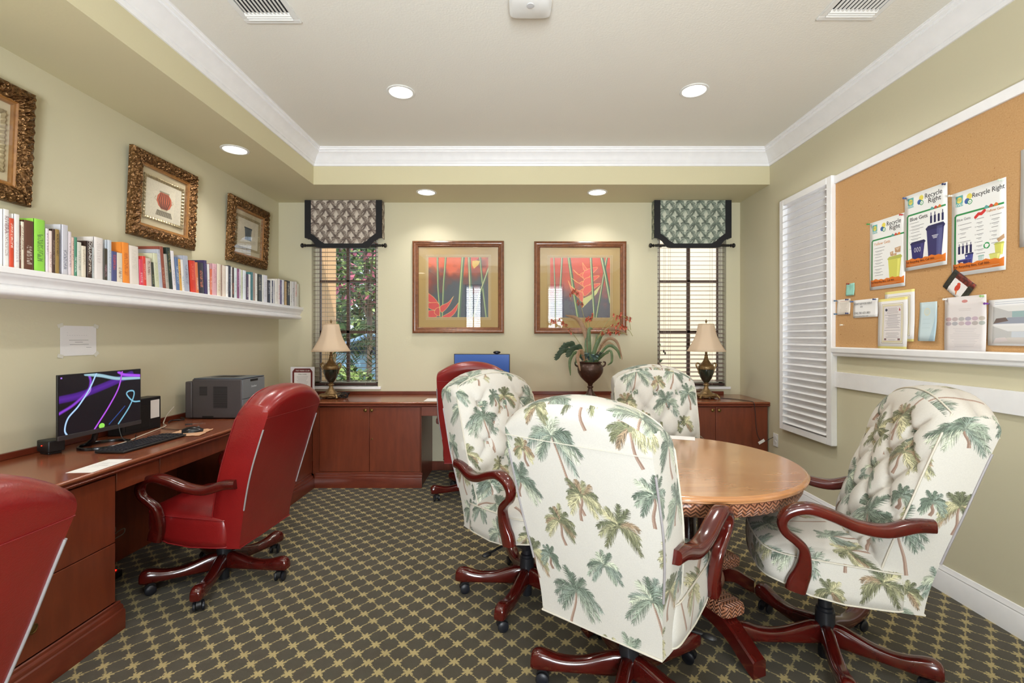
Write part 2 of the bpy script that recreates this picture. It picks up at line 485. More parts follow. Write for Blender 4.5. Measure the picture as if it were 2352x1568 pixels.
# ------------------------------------------------------------------ painted patterns, drawn here in code
rng = np.random.default_rng(11)
class Cv:
    def __init__(s, w, h, bg):
        s.w, s.h = w, h
        s.a = np.empty((h, w, 3), np.float32); s.a[:] = np.array(bg, np.float32) / 255
    def poly(s, pts, c, al=1.0, wrap=False):
        P = np.array(pts, np.float32)
        if wrap:
            for ox in (-s.w, 0, s.w):
                for oy in (-s.h, 0, s.h):
                    Q = P + np.array([ox, oy], np.float32)
                    if Q[:, 0].max() < 0 or Q[:, 0].min() > s.w or Q[:, 1].max() < 0 or Q[:, 1].min() > s.h: continue
                    s._poly(Q, c, al)
        else: s._poly(P, c, al)
    def _poly(s, P, c, al):
        x0, x1 = max(0, int(P[:, 0].min())), min(s.w, int(P[:, 0].max()) + 2)
        y0, y1 = max(0, int(P[:, 1].min())), min(s.h, int(P[:, 1].max()) + 2)
        if x1 <= x0 or y1 <= y0: return
        X, Y = np.meshgrid(np.arange(x0, x1) + 0.5, np.arange(y0, y1) + 0.5)
        ins = np.zeros(X.shape, bool)
        n = len(P)
        for i in range(n):
            xa, ya = P[i]; xb, yb = P[(i + 1) % n]
            if ya == yb: continue
            cnd = (ya > Y) != (yb > Y)
            ins ^= cnd & (X < (xb - xa) * (Y - ya) / (yb - ya) + xa)
        sub = s.a[y0:y1, x0:x1]
        sub[ins] = sub[ins] * (1 - al) + np.array(c, np.float32) / 255 * al
    def rect(s, x0, y0, x1, y1, c, al=1.0):
        s.poly([(x0, y0), (x1, y0), (x1, y1), (x0, y1)], c, al)
    def ell(s, cx, cy, rx, ry, c, al=1.0, n=28):
        s.poly([(cx + rx * math.cos(2 * math.pi * k / n), cy + ry * math.sin(2 * math.pi * k / n)) for k in range(n)], c, al)
    def taper(s, P, w0, w1, c, al=1.0, wrap=False):
        L, Rr = [], []
        n = len(P)
        for i in range(n):
            a = P[max(0, i - 1)]; b = P[min(n - 1, i + 1)]
            dx, dy = b[0] - a[0], b[1] - a[1]; q = math.hypot(dx, dy) or 1
            w = (w0 + (w1 - w0) * i / (n - 1)) / 2
            L.append((P[i][0] - dy / q * w, P[i][1] + dx / q * w)); Rr.append((P[i][0] + dy / q * w, P[i][1] - dx / q * w))
        s.poly(L + Rr[::-1], c, al, wrap)
    def band(s, P, w, cin, cout=None, soft=0.15, al=1.0, wf=None):
        """soft stroke: colour cin on the axis, cout at its edges"""
        P = [tuple(p) for p in P]
        X, Y = np.meshgrid(np.arange(s.w) + 0.5, np.arange(s.h) + 0.5)
        D = np.full(X.shape, 1e9, np.float32)
        for i in range(len(P) - 1):
            (xa, ya), (xb, yb) = P[i], P[i + 1]
            dx, dy = xb - xa, yb - ya; q = dx * dx + dy * dy or 1
            tt = np.clip(((X - xa) * dx + (Y - ya) * dy) / q, 0, 1)
            ww = w if wf is None else w * wf(i / max(1, len(P) - 2))
            D = np.minimum(D, np.hypot(X - xa - tt * dx, Y - ya - tt * dy) / ww)
        k = np.clip((1 - D) / soft, 0, 1)[..., None] * al
        cin = np.array(cin, np.float32) / 255; cout = cin if cout is None else np.array(cout, np.float32) / 255
        q = np.clip(D, 0, 1)[..., None]
        s.a[:] = s.a * (1 - k) + (cin * (1 - q) + cout * q) * k
    def speck(s, amt, cells=None):
        n = vnoise(s.w, s.h, cells or max(4, s.w // 6)) - 0.5
        s.a[:] = np.clip(s.a * (1 + amt * n[..., None]), 0, 1)
    def image(s, name):
        im = bpy.data.images.new(name, s.w, s.h)
        px = np.ones((s.h, s.w, 4), np.float32); px[..., :3] = s.a[::-1]
        im.pixels.foreach_set(px.ravel()); im.update(); im.pack()
        return im
def vnoise(w, h, cx, cy=None):
    cy = cy or max(2, int(cx * h / w))
    g = rng.random((cy + 2, cx + 2)).astype(np.float32)
    x = np.linspace(0, cx, w, endpoint=False); y = np.linspace(0, cy, h, endpoint=False)
    xi, yi = x.astype(int), y.astype(int); fx, fy = x - xi, y - yi
    fx = fx * fx * (3 - 2 * fx); fy = fy * fy * (3 - 2 * fy)
    a = g[np.ix_(yi, xi)]; b = g[np.ix_(yi, xi + 1)]; c = g[np.ix_(yi + 1, xi)]; d = g[np.ix_(yi + 1, xi + 1)]
    return (a * (1 - fx) + b * fx) * (1 - fy)[:, None] + (c * (1 - fx) + d * fx) * fy[:, None]

def img_mat(name, im, rough=0.6, size=None, rnd=False, emit=0.0, bs=0.0, **kw):
    """size: tile size in metres for a repeating pattern, else the UV runs 0..1"""
    t = NT(name); t.set(rough=rough, **kw)
    tc = t.n('ShaderNodeTexCoord'); vec = tc.outputs['UV']
    if size:
        mp = t.n('ShaderNodeMapping'); mp.inputs['Scale'].default_value = (1 / size[0], 1 / size[1], 1)
        t.l(vec, mp.inputs['Vector']); vec = mp.outputs[0]
        if rnd:
            oi = t.n('ShaderNodeObjectInfo'); cb = t.n('ShaderNodeCombineXYZ')
            t.l(oi.outputs['Random'], cb.inputs[0]); t.l(t.math('MULTIPLY', oi.outputs['Random'], 7.3), cb.inputs[1])
            ad = t.n('ShaderNodeVectorMath', operation='ADD'); t.l(vec, ad.inputs[0]); t.l(cb.outputs[0], ad.inputs[1]); vec = ad.outputs[0]
    ti = t.n('ShaderNodeTexImage'); ti.image = im; ti.extension = 'REPEAT' if size else 'EXTEND'
    t.l(vec, ti.inputs['Vector'])
    if emit:
        t.set(color=(0.01, 0.01, 0.01)); t.l(ti.outputs[0], t.b.inputs['Emission Color']); t.b.inputs['Emission Strength'].default_value = emit
    else: t.l(ti.outputs[0], t.b.inputs['Base Color'])
    if bs: t.bump(t.noise(600, 2, t.coord('UV')), bs, 0.002)
    return t.m

# palm tree upholstery, tile 0.58 x 0.80 m
PW, PH = 1160, 1600
pc = Cv(PW, PH, (192, 189, 182))
def palm(cx, cy, Rr, tx, ty, pal, seed):
    r = random.Random(seed)
    if tx is not None:
        P = [(cx + tx * (k / 8) ** 1.3 + 6 * math.sin(k * 0.9), cy + ty * k / 8) for k in range(9)]
        pc.taper(P, 11, 22, (141, 116, 102), 1, True)
        pc.taper([(x - 4, y) for x, y in P], 4, 8, (176, 152, 136), 1, True)
        for k in range(1, 40):
            q = P[min(8, k // 5)]; q2 = P[min(8, k // 5 + 1)]; ff = (k % 5) / 5
            x = q[0] + (q2[0] - q[0]) * ff; y = q[1] + (q2[1] - q[1]) * ff
            pc.taper([(x - 9, y), (x + 9, y + 3)], 2, 2, (112, 88, 76), 0.6, True)
    nf = r.randint(11, 13)
    for i in range(nf):
        th = R(-48 + 276 * (i + 0.5) / nf + r.uniform(-7, 7))
        ln = Rr * r.uniform(0.78, 1.12); droop = (0.34 + 0.30 * abs(math.cos(th))) if math.sin(th) < 0.7 else 0.14
        n = 12
        pts = [(cx + ln * t * math.cos(th), cy - ln * t * math.sin(th) + droop * ln * t * t) for t in [k / n for k in range(n + 1)]]
        base = r.choice(pal)
        for k in range(1, 3 * n):
            t = k / (3 * n); j = min(n - 1, int(t * n)); ff = t * n - j
            x = pts[j][0] * (1 - ff) + pts[j + 1][0] * ff; y = pts[j][1] * (1 - ff) + pts[j + 1][1] * ff
            dx = pts[j + 1][0] - pts[j][0]; dy = pts[j + 1][1] - pts[j][1]; a = math.atan2(dy, dx)
            ll = Rr * 0.30 * (math.sin(math.pi * min(1, 0.10 + 0.85 * t)) ** 0.8 + 0.12)
            for sg in (-1, 1):
                b = a + sg * R(42 - 14 * t) + r.uniform(-.15, .15)
                x2 = x + ll * math.cos(b); y2 = y + ll * math.sin(b) + ll * 0.30
                g = r.uniform(0.66, 1.38)
                c = tuple(min(250, q * g) for q in base)
                pc.taper([(x, y), ((x + x2) / 2 + 1, (y + y2) / 2 - 3), (x2, y2)], 5.2, 0.8, c, 0.95, True)
        pc.taper(pts, 5, 1.5, tuple(q * 1.2 for q in base), 1, True)
    for k in range(5): pc.ell(cx + r.uniform(-10, 10), cy + r.uniform(0, 14), 7, 7, tuple(q * .9 for q in pal[0]))
TEAL = [(124, 134, 120), (98, 110, 98), (162, 168, 150), (112, 124, 114), (82, 94, 82)]
OLIV = [(126, 126, 98), (100, 102, 76), (160, 156, 124), (130, 112, 90), (88, 92, 70)]
for (x, y, r_, tx, ty, pal) in ((210, 190, 165, 130, 420, TEAL), (560, 130, 120, 20, 190, OLIV), (870, 300, 165, -75, 330, TEAL), (470, 420, 120, -60, 260, OLIV),
                                (620, 640, 115, 15, 100, TEAL), (1080, 620, 120, 30, 220, OLIV), (200, 800, 120, 50, 210, OLIV), (440, 900, 120, 60, 200, TEAL), (880, 900, 175, 130, 470, TEAL),
                                (290, 1150, 120, -20, 190, TEAL), (560, 1240, 150, -30, 120, TEAL), (60, 1380, 140, None, 0, OLIV), (820, 1450, 120, 20, 160, OLIV), (1090, 60, 110, None, 0, TEAL), (360, 1480, 100, None, 0, OLIV), (60, 560, 120, 20, 160, TEAL), (790, 740, 95, None, 0, OLIV), (1010, 1240, 125, -30, 170, OLIV), (640, 1010, 85, 12, 120, OLIV), (700, 120, 80, 10, 90, TEAL)):
    palm(x, y, r_, tx, ty, pal, int(x + y))
pc.speck(0.05, 500)
PALM = img_mat('palm_print_upholstery', pc.image('palm_print'), 0.75, (0.66, 0.91), True, bs=0.08, sheen=0.1)

# valance cloth: dark palm fans on cream, tile 0.16 x 0.11 m
def fern(name, ink, ink2, bg):
    global pc
    pc = Cv(640, 440, bg)
    r = random.Random(5)
    for k in range(150):
        x, y = r.uniform(0, 640), r.uniform(0, 440); a = r.uniform(.9, 2.2)
        pc.taper([(x, y), (x + 34 * math.cos(a), y + 34 * math.sin(a)), (x + 60 * math.cos(a + .3), y + 60 * math.sin(a + .3))], 8, 1, ink2, .8, True)
    for i, (cx, cy) in enumerate(((160, 80), (480, 80), (0, 300), (320, 300))):
        palm(cx, cy, 165, None, 0, [ink, ink2, tuple((p + q) / 2 for p, q in zip(ink, ink2))], i * 7 + 1)
    return img_mat(name, pc.image(name), 0.8, (0.21, 0.145))
FERN1 = fern('fern_print_brown', (84, 72, 66), (136, 124, 114), (206, 196, 184))
FERN2 = fern('fern_print_green', (78, 88, 80), (128, 138, 126), (198, 202, 186))

# the two heliconia pictures
def helic(which):
    c = Cv(520, 520, (60, 60, 70))
    y = np.linspace(0, 1, 520)[:, None]; x = np.linspace(0, 1, 520)[None, :]
    n = vnoise(520, 520, 5) * 0.6 + vnoise(520, 520, 14) * 0.4
    if which == 0:
        k = np.clip(1.25 - y * 1.9 + (n - 0.5) * 1.2 - 0.3 * x, 0, 1)[..., None]
        top, mid, bot = (np.array(q, np.float32) / 255 for q in ((214, 96, 58), (120, 56, 52), (60, 70, 84)))
    else:
        k = np.clip(1.35 - y * 1.7 + (n - 0.5) * 0.7, 0, 1)[..., None]
        top, mid, bot = (np.array(q, np.float32) / 255 for q in ((205, 84, 66), (168, 92, 88), (88, 90, 104)))
    a = np.where(k > 0.5, mid + (top - mid) * (k - 0.5) * 2, bot + (mid - bot) * k * 2)
    c.a[:] = a
    S = 520
    def stalk(p, w, lt=(176, 190, 128), dk=(72, 104, 84)):
        P = [(q[0] * S, q[1] * S) for q in p]
        c.band(P, w * S, dk, dk, 0.12); c.band([(a_ - w * S * 0.3, b_) for a_, b_ in P], w * S * 0.5, lt, lt, 0.6)
    def bract(p, cc=(206, 62, 66), edge=(244, 214, 120)):
        P = [(q[0] * S, q[1] * S) for q in crom(p, 8)]
        c.poly(P, cc)
        c.band(P, 3.4, edge, edge, 0.95, 0.75)
    if which == 0:
        stalk([(.15, -.02), (.16, .5), (.2, 1.02)], .017); stalk([(.29, -.02), (.25, .5), (.235, 1.02)], .018)
        stalk([(.58, -.02), (.54, .5), (.505, 1.02)], .03); stalk([(.68, -.02), (.7, .5), (.7, 1.02)], .028, (190, 186, 140))
        stalk([(.86, -.02), (.92, .6), (.97, 1.02)], .018); stalk([(1.02, .15), (.86, .6), (.75, 1.02)], .02, (206, 204, 150))
        bract([(.0, .60), (.1, .68), (.16, .78), (.0, .74), (.0, .60)]); bract([(0, .76), (.15, .76), (.18, .83), (.1, .88), (0, .84), (0, .76)])
        bract([(0, .89), (.1, .89), (.15, .95), (.12, 1.0), (0, 1.0), (0, .89)])
        bract([(.42, .65), (.33, .75), (.2, .82), (.22, .92), (.33, .82), (.42, .65)]); bract([(.5, .76), (.38, .9), (.22, 1.0), (.36, 1.0), (.46, .9), (.5, .76)])
        bract([(.12, .86), (.18, .84), (.18, .98), (.1, .93), (.12, .86)], (196, 60, 62))
        c.poly([(q[0] * S, q[1] * S) for q in ((.73, .04), (.86, .06), (.84, .12), (.76, .19), (.73, .13))], (222, 186, 96))
        c.poly([(q[0] * S, q[1] * S) for q in ((.71, 0), (.84, 0), (.8, .05), (.73, .06))], (206, 80, 70))
    else:
        stalk([(.06, -.02), (.08, .5), (.09, 1.02)], .012, (206, 210, 170)); stalk([(.2, -.02), (.17, .5), (.14, .8)], .017, (206, 210, 170))
        stalk([(.31, -.02), (.4, .6), (.47, 1.02)], .028); stalk([(.95, -.02), (.88, .4), (.77, 1.02)], .02, (196, 200, 150))
        for i, (yy, w) in enumerate(((.2, .13), (.34, .2), (.47, .24))):
            bract([(.55, yy + .14), (.5, yy + .1), (.44 - w * .4, yy), (.47, yy + .08), (.55, yy + .05), (.58, yy + .12), (.55, yy + .14)], (226, 104, 92))
            bract([(.54, yy + .09), (.6, yy), (.74 + w * .4, yy - .04), (.7, yy + .07), (.58, yy + .17), (.54, yy + .09)], (226, 98, 92))
        bract([(.3, .38), (.37, .5), (.5, .56), (.55, .6), (.54, .74), (.46, .66), (.36, .55), (.3, .38)], (228, 112, 98))
        bract([(.54, .08), (.58, .14), (.62, .2), (.56, .2), (.54, .08)], (226, 104, 92))
        c.poly([(q[0] * S, q[1] * S) for q in ((.55, .68), (.68, .62), (.85, .45), (.78, .6), (.6, .78), (.54, .84))], (206, 206, 140))
        stalk([(.68, -.02), (.71, .5), (.74, 1.02)], .022, (196, 204, 150)); stalk([(.86, -.02), (.93, .3), (1.01, .75)], .03, (186, 196, 150))
    c.speck(0.12, 200)
    return img_mat('flower_print_%s' % ('red_bracts' if which == 0 else 'pink_cluster'), c.image('flower_print'), 0.5)
HEL = [helic(0), helic(1)]

def vase_print(which):
    c = Cv(330, 240, (224, 216, 196))
    if which == 1:   # tapered grey urn
        c.poly([(110, 70), (225, 70), (212, 150), (222, 172), (115, 172), (124, 150)], (88, 98, 104))
        for k in range(6): c.taper([(118 + k * 19, 76), (126 + k * 16, 110), (122 + k * 17, 150)], 6, 3, (126, 136, 142))
        c.rect(105, 64, 230, 74, (66, 74, 80))
    else:
        body = [(130, 62), (205, 62), (232, 90), (238, 120), (220, 152), (195, 168), (140, 168), (115, 152), (97, 120), (104, 90)]
        c.poly(body, (196, 92, 66))
        for k in range(6): c.taper([(135 + k * 13, 66), (118 + k * 20, 115), (142 + k * 10, 166)], 6, 10, (96, 40, 36))
        c.rect(122, 54, 212, 63, (150, 138, 118)); c.rect(140, 168, 195, 178, (196, 186, 160))
        c.poly([(105, 180), (232, 180), (246, 216), (92, 216)], (120, 112, 98))
        for k in range(9): c.taper([(100 + k * 16, 214), (112 + k * 15, 186)], 5, 3, (166, 158, 142))
        c.taper([(92, 96), (80, 112), (100, 128)], 5, 3, (180, 150, 120)); c.taper([(240, 96), (252, 112), (232, 128)], 5, 3, (180, 150, 120))
    c.speck(0.06, 60)
    return img_mat('vase_print', c.image('vase_print'), 0.6)

# monitor wallpaper
c = Cv(768, 440, (18, 15, 22))
def cr(*p): return crom([(x / 1150 * 768, y / 830 * 440) for x, y in p], 10)
c.band(cr((0, 330), (250, 300), (600, 200), (1000, 60)), 34, (86, 34, 150), (60, 22, 112), 0.3)
c.band(cr((0, 520), (180, 420), (360, 250), (400, 120), (380, 20)), 17, (150, 70, 220), (70, 26, 120), 0.5)
c.band(cr((280, 380), (390, 260), (400, 160)), 9, (200, 150, 230), (120, 60, 190), 0.8)
c.band(cr((330, 0), (540, 40), (800, 110), (1150, 130)), 16, (170, 205, 215), (120, 160, 176), 0.25)
c.band(cr((800, 10), (900, 60), (1150, 95)), 15, (180, 90, 240), (130, 50, 200), 0.3)
c.band(cr((480, 0), (380, 230), (240, 450), (110, 600), (70, 760), (110, 860)), 9, (215, 235, 245), (90, 150, 220), 0.35)
c.band(cr((860, 0), (800, 260), (660, 520), (500, 760), (420, 880)), 9, (206, 100, 240), (130, 50, 190), 0.35)
c.band(cr((1150, 520), (1030, 500), (930, 380), (960, 330), (1040, 340), (1040, 430), (960, 600), (800, 820)), 9, (150, 205, 225), (60, 120, 150), 0.35)
c.band(cr((900, 560), (780, 680), (660, 800)), 9, (50, 90, 170), (22, 26, 60), 0.9)
c.ell(370, 425, 28, 22, (150, 225, 90)); c.rect(12, 10, 26, 22, (170, 120, 230))
SCREEN = img_mat('monitor_wallpaper', c.image('monitor_wallpaper'), 0.25, emit=0.9)
c = Cv(320, 190, (58, 92, 158)); yy = np.linspace(0, 1, 190)[:, None, None]
c.a[:] = c.a * (1.08 - 0.35 * yy)
SCREEN2 = img_mat('monitor_blue_desktop', c.image('monitor_blue_desktop'), 0.25, emit=0.8)

# recycling posters 0.28 x 0.43 m
def bin_(c, x, y, w, h, col_, lid):
    c.poly([(x, y), (x + w, y), (x + w * 0.87, y + h), (x + w * 0.13, y + h)], col_)
    c.poly([(x - w * .06, y + 4), (x + w * .1, y - h * .07), (x + w * .95, y - h * .09), (x + w * 1.06, y + 2), (x + w * 1.0, y + h * .07), (x, y + h * .08)], lid)
    c.poly([(x + w * .72, y + h * .1), (x + w * .9, y + h * .1), (x + w * .8, y + h * .98), (x + w * .68, y + h * .98)], tuple(min(255, q + 40) for q in col_), 0.5)
def poster(kind):
    c = Cv(560, 860, (236, 237, 236))
    c.rect(45, 40, 125, 150, (86, 170, 168)); c.ell(85, 85, 30, 30, (226, 208, 84))
    for k in range(3): c.taper([(85 - 18 + 18 * k, 70), (85 - 24 + 22 * k, 98)], 8, 3, (40, 130, 120))
    dx = 0 if kind != 2 else -35
    c.ell(230 + dx, 75, 30, 30, (226, 210, 84)); c.ell(205 + dx, 115, 28, 28, (52, 88, 160)); c.ell(235 + dx, 130, 26, 26, (46, 150, 84)); c.ell(235 + dx, 130, 18, 18, (236, 237, 236))
    c.poly([(228 + dx, 137), (235 + dx, 122), (243 + dx, 137)], (46, 150, 84))
    c.rect(45, 225, 540, 243, (42, 140, 76)); c.rect(30, 245, 50, 760, (42, 140, 76)); c.poly([(30, 250), (30, 245), (52, 225), (60, 225), (60, 243), (50, 252)], (42, 140, 76))
    for k, cc in enumerate(((90, 160, 160), (200, 70, 60), (224, 120, 50))):
        c.poly([(350 + k * 48, 240), (350 + k * 48, 222), (368 + k * 48, 208), (388 + k * 48, 222), (388 + k * 48, 240)], cc)
    P = [(18, 735)] + [(18 + 526 * k / 12, 735 + (8 if k % 2 else -4) - 6 * math.sin(k)) for k in range(1, 13)] + [(544, 820), (18, 820)]
    r = random.Random(kind)
    def lines(x, y0, n, w, dy):
        for k in range(n):
            ww = w * r.uniform(.5, 1); c.rect(x, y0 + k * dy, x + ww, y0 + k * dy + 5, (128, 128, 130))
            if k % 2 == 0: c.rect(x - 16, y0 + k * dy - 4, x - 6, y0 + k * dy + 8, (190, 190, 190))
            if k % 3: c.rect(x + 18, y0 + k * dy + 12, x + 18 + ww * .6, y0 + k * dy + 16, (160, 160, 162))
    navy, navl = (46, 44, 104), (38, 38, 84)
    if kind == 0:
        lines(90, 340, 10, 170, 38)
        bin_(c, 300, 500, 200, 250, (208, 206, 98), (180, 184, 92))
        for (x, y, w, h) in ((330, 420, 50, 60), (400, 380, 90, 70), (360, 450, 70, 30)): c.poly([(x, y + 8), (x + w, y), (x + w - 4, y + h), (x + 6, y + h - 6)], (186, 150, 116)); c.poly([(x + 8, y + 14), (x + w - 12, y + 10), (x + w * .5, y + h * .7)], (214, 188, 158))
    elif kind == 1:
        lines(90, 330, 9, 190, 36)
        bin_(c, 90, 560, 190, 200, navy, navl); bin_(c, 300, 430, 220, 330, (50, 48, 100), navl)
        for k in range(4):
            x = 345 + k * 48; c.rect(x, 305, x + 26, 385, navl); c.rect(x + 8, 270 if k != 2 else 300, x + 18, 310, navl)
        for k in range(3): c.ell(150 + 32 * k, 640, 12, 26, (230, 230, 236)); c.ell(150 + 32 * k, 640, 8, 21, navy)
        for k in range(3): c.rect(370 + k * 8, 520 + k * 14, 450 - k * 8, 527 + k * 14, (220, 220, 226))
        c.a[430:760, 430:500] = c.a[430:760, 430:500] * 0.7 + 0.3 * np.array((.55, .6, .8))
    elif kind == 2:
        lines(90, 340, 6, 130, 44); lines(270, 320, 10, 90, 38); lines(420, 320, 8, 100, 38)
        for k in range(4):
            x = 75 + k * 42; c.rect(x, 560, x + 24, 640, navl); c.rect(x + 8, 535, x + 16, 562, navl)
        bin_(c, 150, 650, 90, 100, (60, 66, 140), navl); bin_(c, 70, 700, 150, 60, navy, (90, 96, 170))
        c.rect(100, 722, 130, 742, (226, 226, 232)); c.rect(160, 660, 176, 676, (226, 226, 232))
        bin_(c, 290, 690, 60, 75, (190, 206, 204), (150, 186, 180)); bin_(c, 450, 600, 90, 110, (208, 206, 98), (180, 184, 92)); bin_(c, 400, 690, 110, 60, (214, 214, 120), (196, 196, 110))
        c.poly([(470, 560), (540, 520), (545, 560), (490, 590)], (186, 150, 116))
        for k in range(3):
            a = 2 * math.pi * k / 3; c.band([(375 + 26 * math.cos(a + q), 600 + 26 * math.sin(a + q)) for q in (0, .5, 1.0, 1.5)], 7, (46, 150, 84), None, .2)
        c.band([(260, 300), (290, 275), (320, 280), (350, 258)], 16, (206, 50, 48), None, .1)
    if kind < 3:
        c.poly(P, (226, 124, 48)); c.rect(40, 795, 500, 798, (240, 200, 160)); c.rect(80, 806, 430, 809, (240, 200, 160))
    return img_mat('recycling_poster', c.image('recycling_poster'), 0.45)

def sheet(kind):
    c = Cv(340, 440, (226, 224, 224))
    r = random.Random(3 + kind)
    def lines(x0, x1, y0, n, dy, cc=(120, 118, 122), t_=2):
        for k in range(n):
            q = r.uniform(0.55, 1); m_ = (x0 + x1) / 2; w = (x1 - x0) / 2 * q; c.rect(m_ - w, y0 + k * dy, m_ + w, y0 + k * dy + t_, cc)
    if kind == 0:      # framed notice with yellow strips
        c.rect(0, 0, 340, 22, (232, 220, 138)); c.rect(0, 420, 340, 440, (232, 220, 138))
        for q, cc in ((46, (150, 128, 60)), (49, (226, 224, 216)), (58, (190, 168, 80)), (61, (222, 214, 190)), (70, (90, 84, 90)), (71, (222, 216, 216))): c.rect(q, q, 340 - q, 440 - q, cc)
        lines(90, 250, 86, 5, 11, (90, 70, 76)); lines(84, 262, 150, 13, 9, (96, 90, 100)); c.rect(80, 144, 262, 146, (70, 66, 74)); c.rect(80, 278, 262, 280, (70, 66, 74)); lines(84, 262, 300, 6, 9); lines(110, 230, 360, 2, 9)
        c.ell(98, 100, 14, 12, (70, 74, 90)); c.poly([(244, 112), (252, 84), (262, 112)], (160, 50, 50)); c.rect(80, 350, 104, 366, (120, 90, 90)); c.rect(236, 350, 262, 366, (120, 90, 90))
    elif kind == 1:    # letter with a strip of small pictures
        c.a[:] = np.array((222, 216, 216)) / 255
        c.ell(170, 40, 24, 12, (196, 130, 126)); lines(90, 250, 100, 2, 12, (190, 180, 182))
        for k in range(12): c.ell(36 + (k % 6) * 54, 180 + 36 * (k // 6), 25, 16, ((196 - 7 * (k % 4)), 168 + 6 * (k % 3), 172 + 4 * (k % 5)))
        lines(40, 300, 255, 12, 13, (186, 182, 186))
    elif kind == 2:    # pale blue leaflet
        c.a[:] = np.array((196, 214, 220)) / 255
        c.poly([(220, 440), (340, 60), (340, 440)], (172, 196, 208)); c.ell(150, 110, 60, 44, (214, 214, 190)); c.ell(150, 110, 48, 32, (198, 212, 210)); lines(60, 230, 190, 3, 50, (160, 184, 190))
    elif kind == 3:    # small typed card
        c.a[:] = np.array((228, 220, 210)) / 255; lines(80, 260, 60, 1, 20, (190, 90, 80), 6); lines(60, 280, 120, 7, 40, (150, 140, 132), 6)
    elif kind == 4:    # small notice of a few lines
        lines(40, 300, 210, 1, 10, (70, 70, 74), 4); lines(110, 230, 240, 1, 10, (70, 70, 74), 4); lines(70, 280, 275, 1, 10, (70, 70, 74), 4); c.rect(240, 320, 290, 324, (100, 100, 104))
        c.rect(60, 100, 70, 102, (150, 150, 156))
        for k in range(9): c.rect(60 + k * 22, 140, 70 + k * 22, 143, (160, 160, 168))
    elif kind == 5:    # plain faint page
        lines(50, 300, 60, 14, 22, (200, 200, 204))
    elif kind == 6: # bird card
        c = Cv(340, 260, (230, 226, 222)); c.rect(0, 0, 340, 80, (96, 36, 26)); c.speck(0.9, 14); c.rect(0, 0, 70, 260, (44, 44, 36)); c.rect(270, 60, 340, 260, (50, 50, 40)); c.speck(0.5, 20)
        c.rect(76, 84, 266, 250, (228, 224, 222)); c.ell(170, 160, 30, 46, (196, 62, 40)); c.ell(160, 118, 22, 20, (206, 70, 44)); c.taper([(180, 190), (205, 236)], 24, 10, (216, 120, 60))
    elif kind == 7: # two room pictures
        c = Cv(440, 340, (228, 228, 230))
        for oy in (50, 195):
            c.rect(35, oy, 405, oy + 130, (190, 190, 190)); c.poly([(35, oy), (405, oy), (300, oy + 40), (150, oy + 40)], (222, 222, 222)); c.poly([(35, oy + 130), (405, oy + 130), (300, oy + 85), (150, oy + 85)], (150, 156, 170) if oy < 100 else (206, 200, 196))
            c.rect(175, oy + 42, 270, oy + 84, (150, 176, 178) if oy < 100 else (200, 206, 214)); c.poly([(340, oy + 35), (395, oy + 22), (395, oy + 70), (340, oy + 65)], (40, 40, 44) if oy < 100 else (160, 180, 200))
            c.poly([(40, oy + 128), (60, oy + 90), (130, oy + 84), (150, oy + 110)], (110, 96, 92) if oy < 100 else (214, 204, 204))
        c.rect(50, 18, 380, 21, (150, 160, 180)); c.rect(50, 32, 300, 35, (150, 160, 180))
    return img_mat('pinned_sheet', c.image('pinned_sheet'), 0.6)
# ------------------------------------------------------------------ the room shell
T = 0.16
struct(MB().box(XL - T, XR + T, YF - T, YB + T, -0.12, 0).build('floor', CARPET, smooth=None))
struct(MB().box(XL - T, XL, YF - T, YB + T, 0, ZC + .15).build('wall_left', WALL, smooth=None))
struct(MB().box(XR, XR + T, YF - T, YB + T, 0, ZC + .15).build('wall_right', WALL, smooth=None))
def holed_wall(name, y0, y1, holes, mat):
    m = MB(); xs = XL - T * 0; zt = ZC + .15
    for (a, b, z0, z1) in holes:
        m.box(xs, a, y0, y1, 0, zt); m.box(a, b, y0, y1, 0, z0); m.box(a, b, y0, y1, z1, zt); xs = b
    m.box(xs, XR, y0, y1, 0, zt)
    return struct(m.build(name, mat, smooth=None))
holed_wall('wall_back', YB, YB + T, [(*WX1, *WZ), (*WX2, *WZ)], WALL)
holed_wall('wall_front', YF - T, YF, FRONT, WALL)
# ceiling with the dropped border along the left and back walls
m = MB()
m.box(XL, XR, YF, YB, ZC, ZC + .12)
m.mi = 1
m.box(XL, XD, YF, YB, ZS, ZC); m.box(XD, XR, YD, YB, ZS, ZC)
struct(m.build('ceiling', [CEIL, SOFF], smooth=None))
# crown moulding swept round the raised part, mitred
CP = [(0, -.143), (.010, -.143), (.014, -.136), (.014, -.122), (.022, -.118), (.024, -.112), (.030, -.106), (.040, -.085), (.056, -.062), (.078, -.044), (.084, -.040), (.084, -.030), (.094, -.026), (.096, -.012), (.102, -.010), (.104, 0), (0, 0)]
c4 = [(XD, YF, 1, 1), (XR, YF, -1, 1), (XR, YD, -1, -1), (XD, YD, 1, -1)]
rs = [[(x + sx * d * 1.0, y + sy * d, ZC + z) for d, z in CP] for (x, y, sx, sy) in c4]
struct(MB().rings(rs + [rs[0]], True, False, False).build('trim_1', WHITE, recalc=True))
# right wall: baseboard, flat rail
BP = [(0, 0), (.016, 0), (.016, .105), (.012, .112), (.014, .118), (.010, .126), (.006, .140), (0, .142)]
struct(MB().rings([[(XR - d, y, z) for d, z in BP] for y in (YF, 4.29)], True).build('baseboard_right', WHITE, recalc=True))
struct(MB().box(XR - .018, XR, YF, 3.40, 1.012, 1.122).build('trim_2', WHITE, bevel=.002))
o = MB().box(XL, -.9, YB - .02, YB, 0, .09).box(-.9, 1.4, YB - .02, YB, 0, .09).build('baseboard_back', CHERRY, bevel=.003); struct(o)

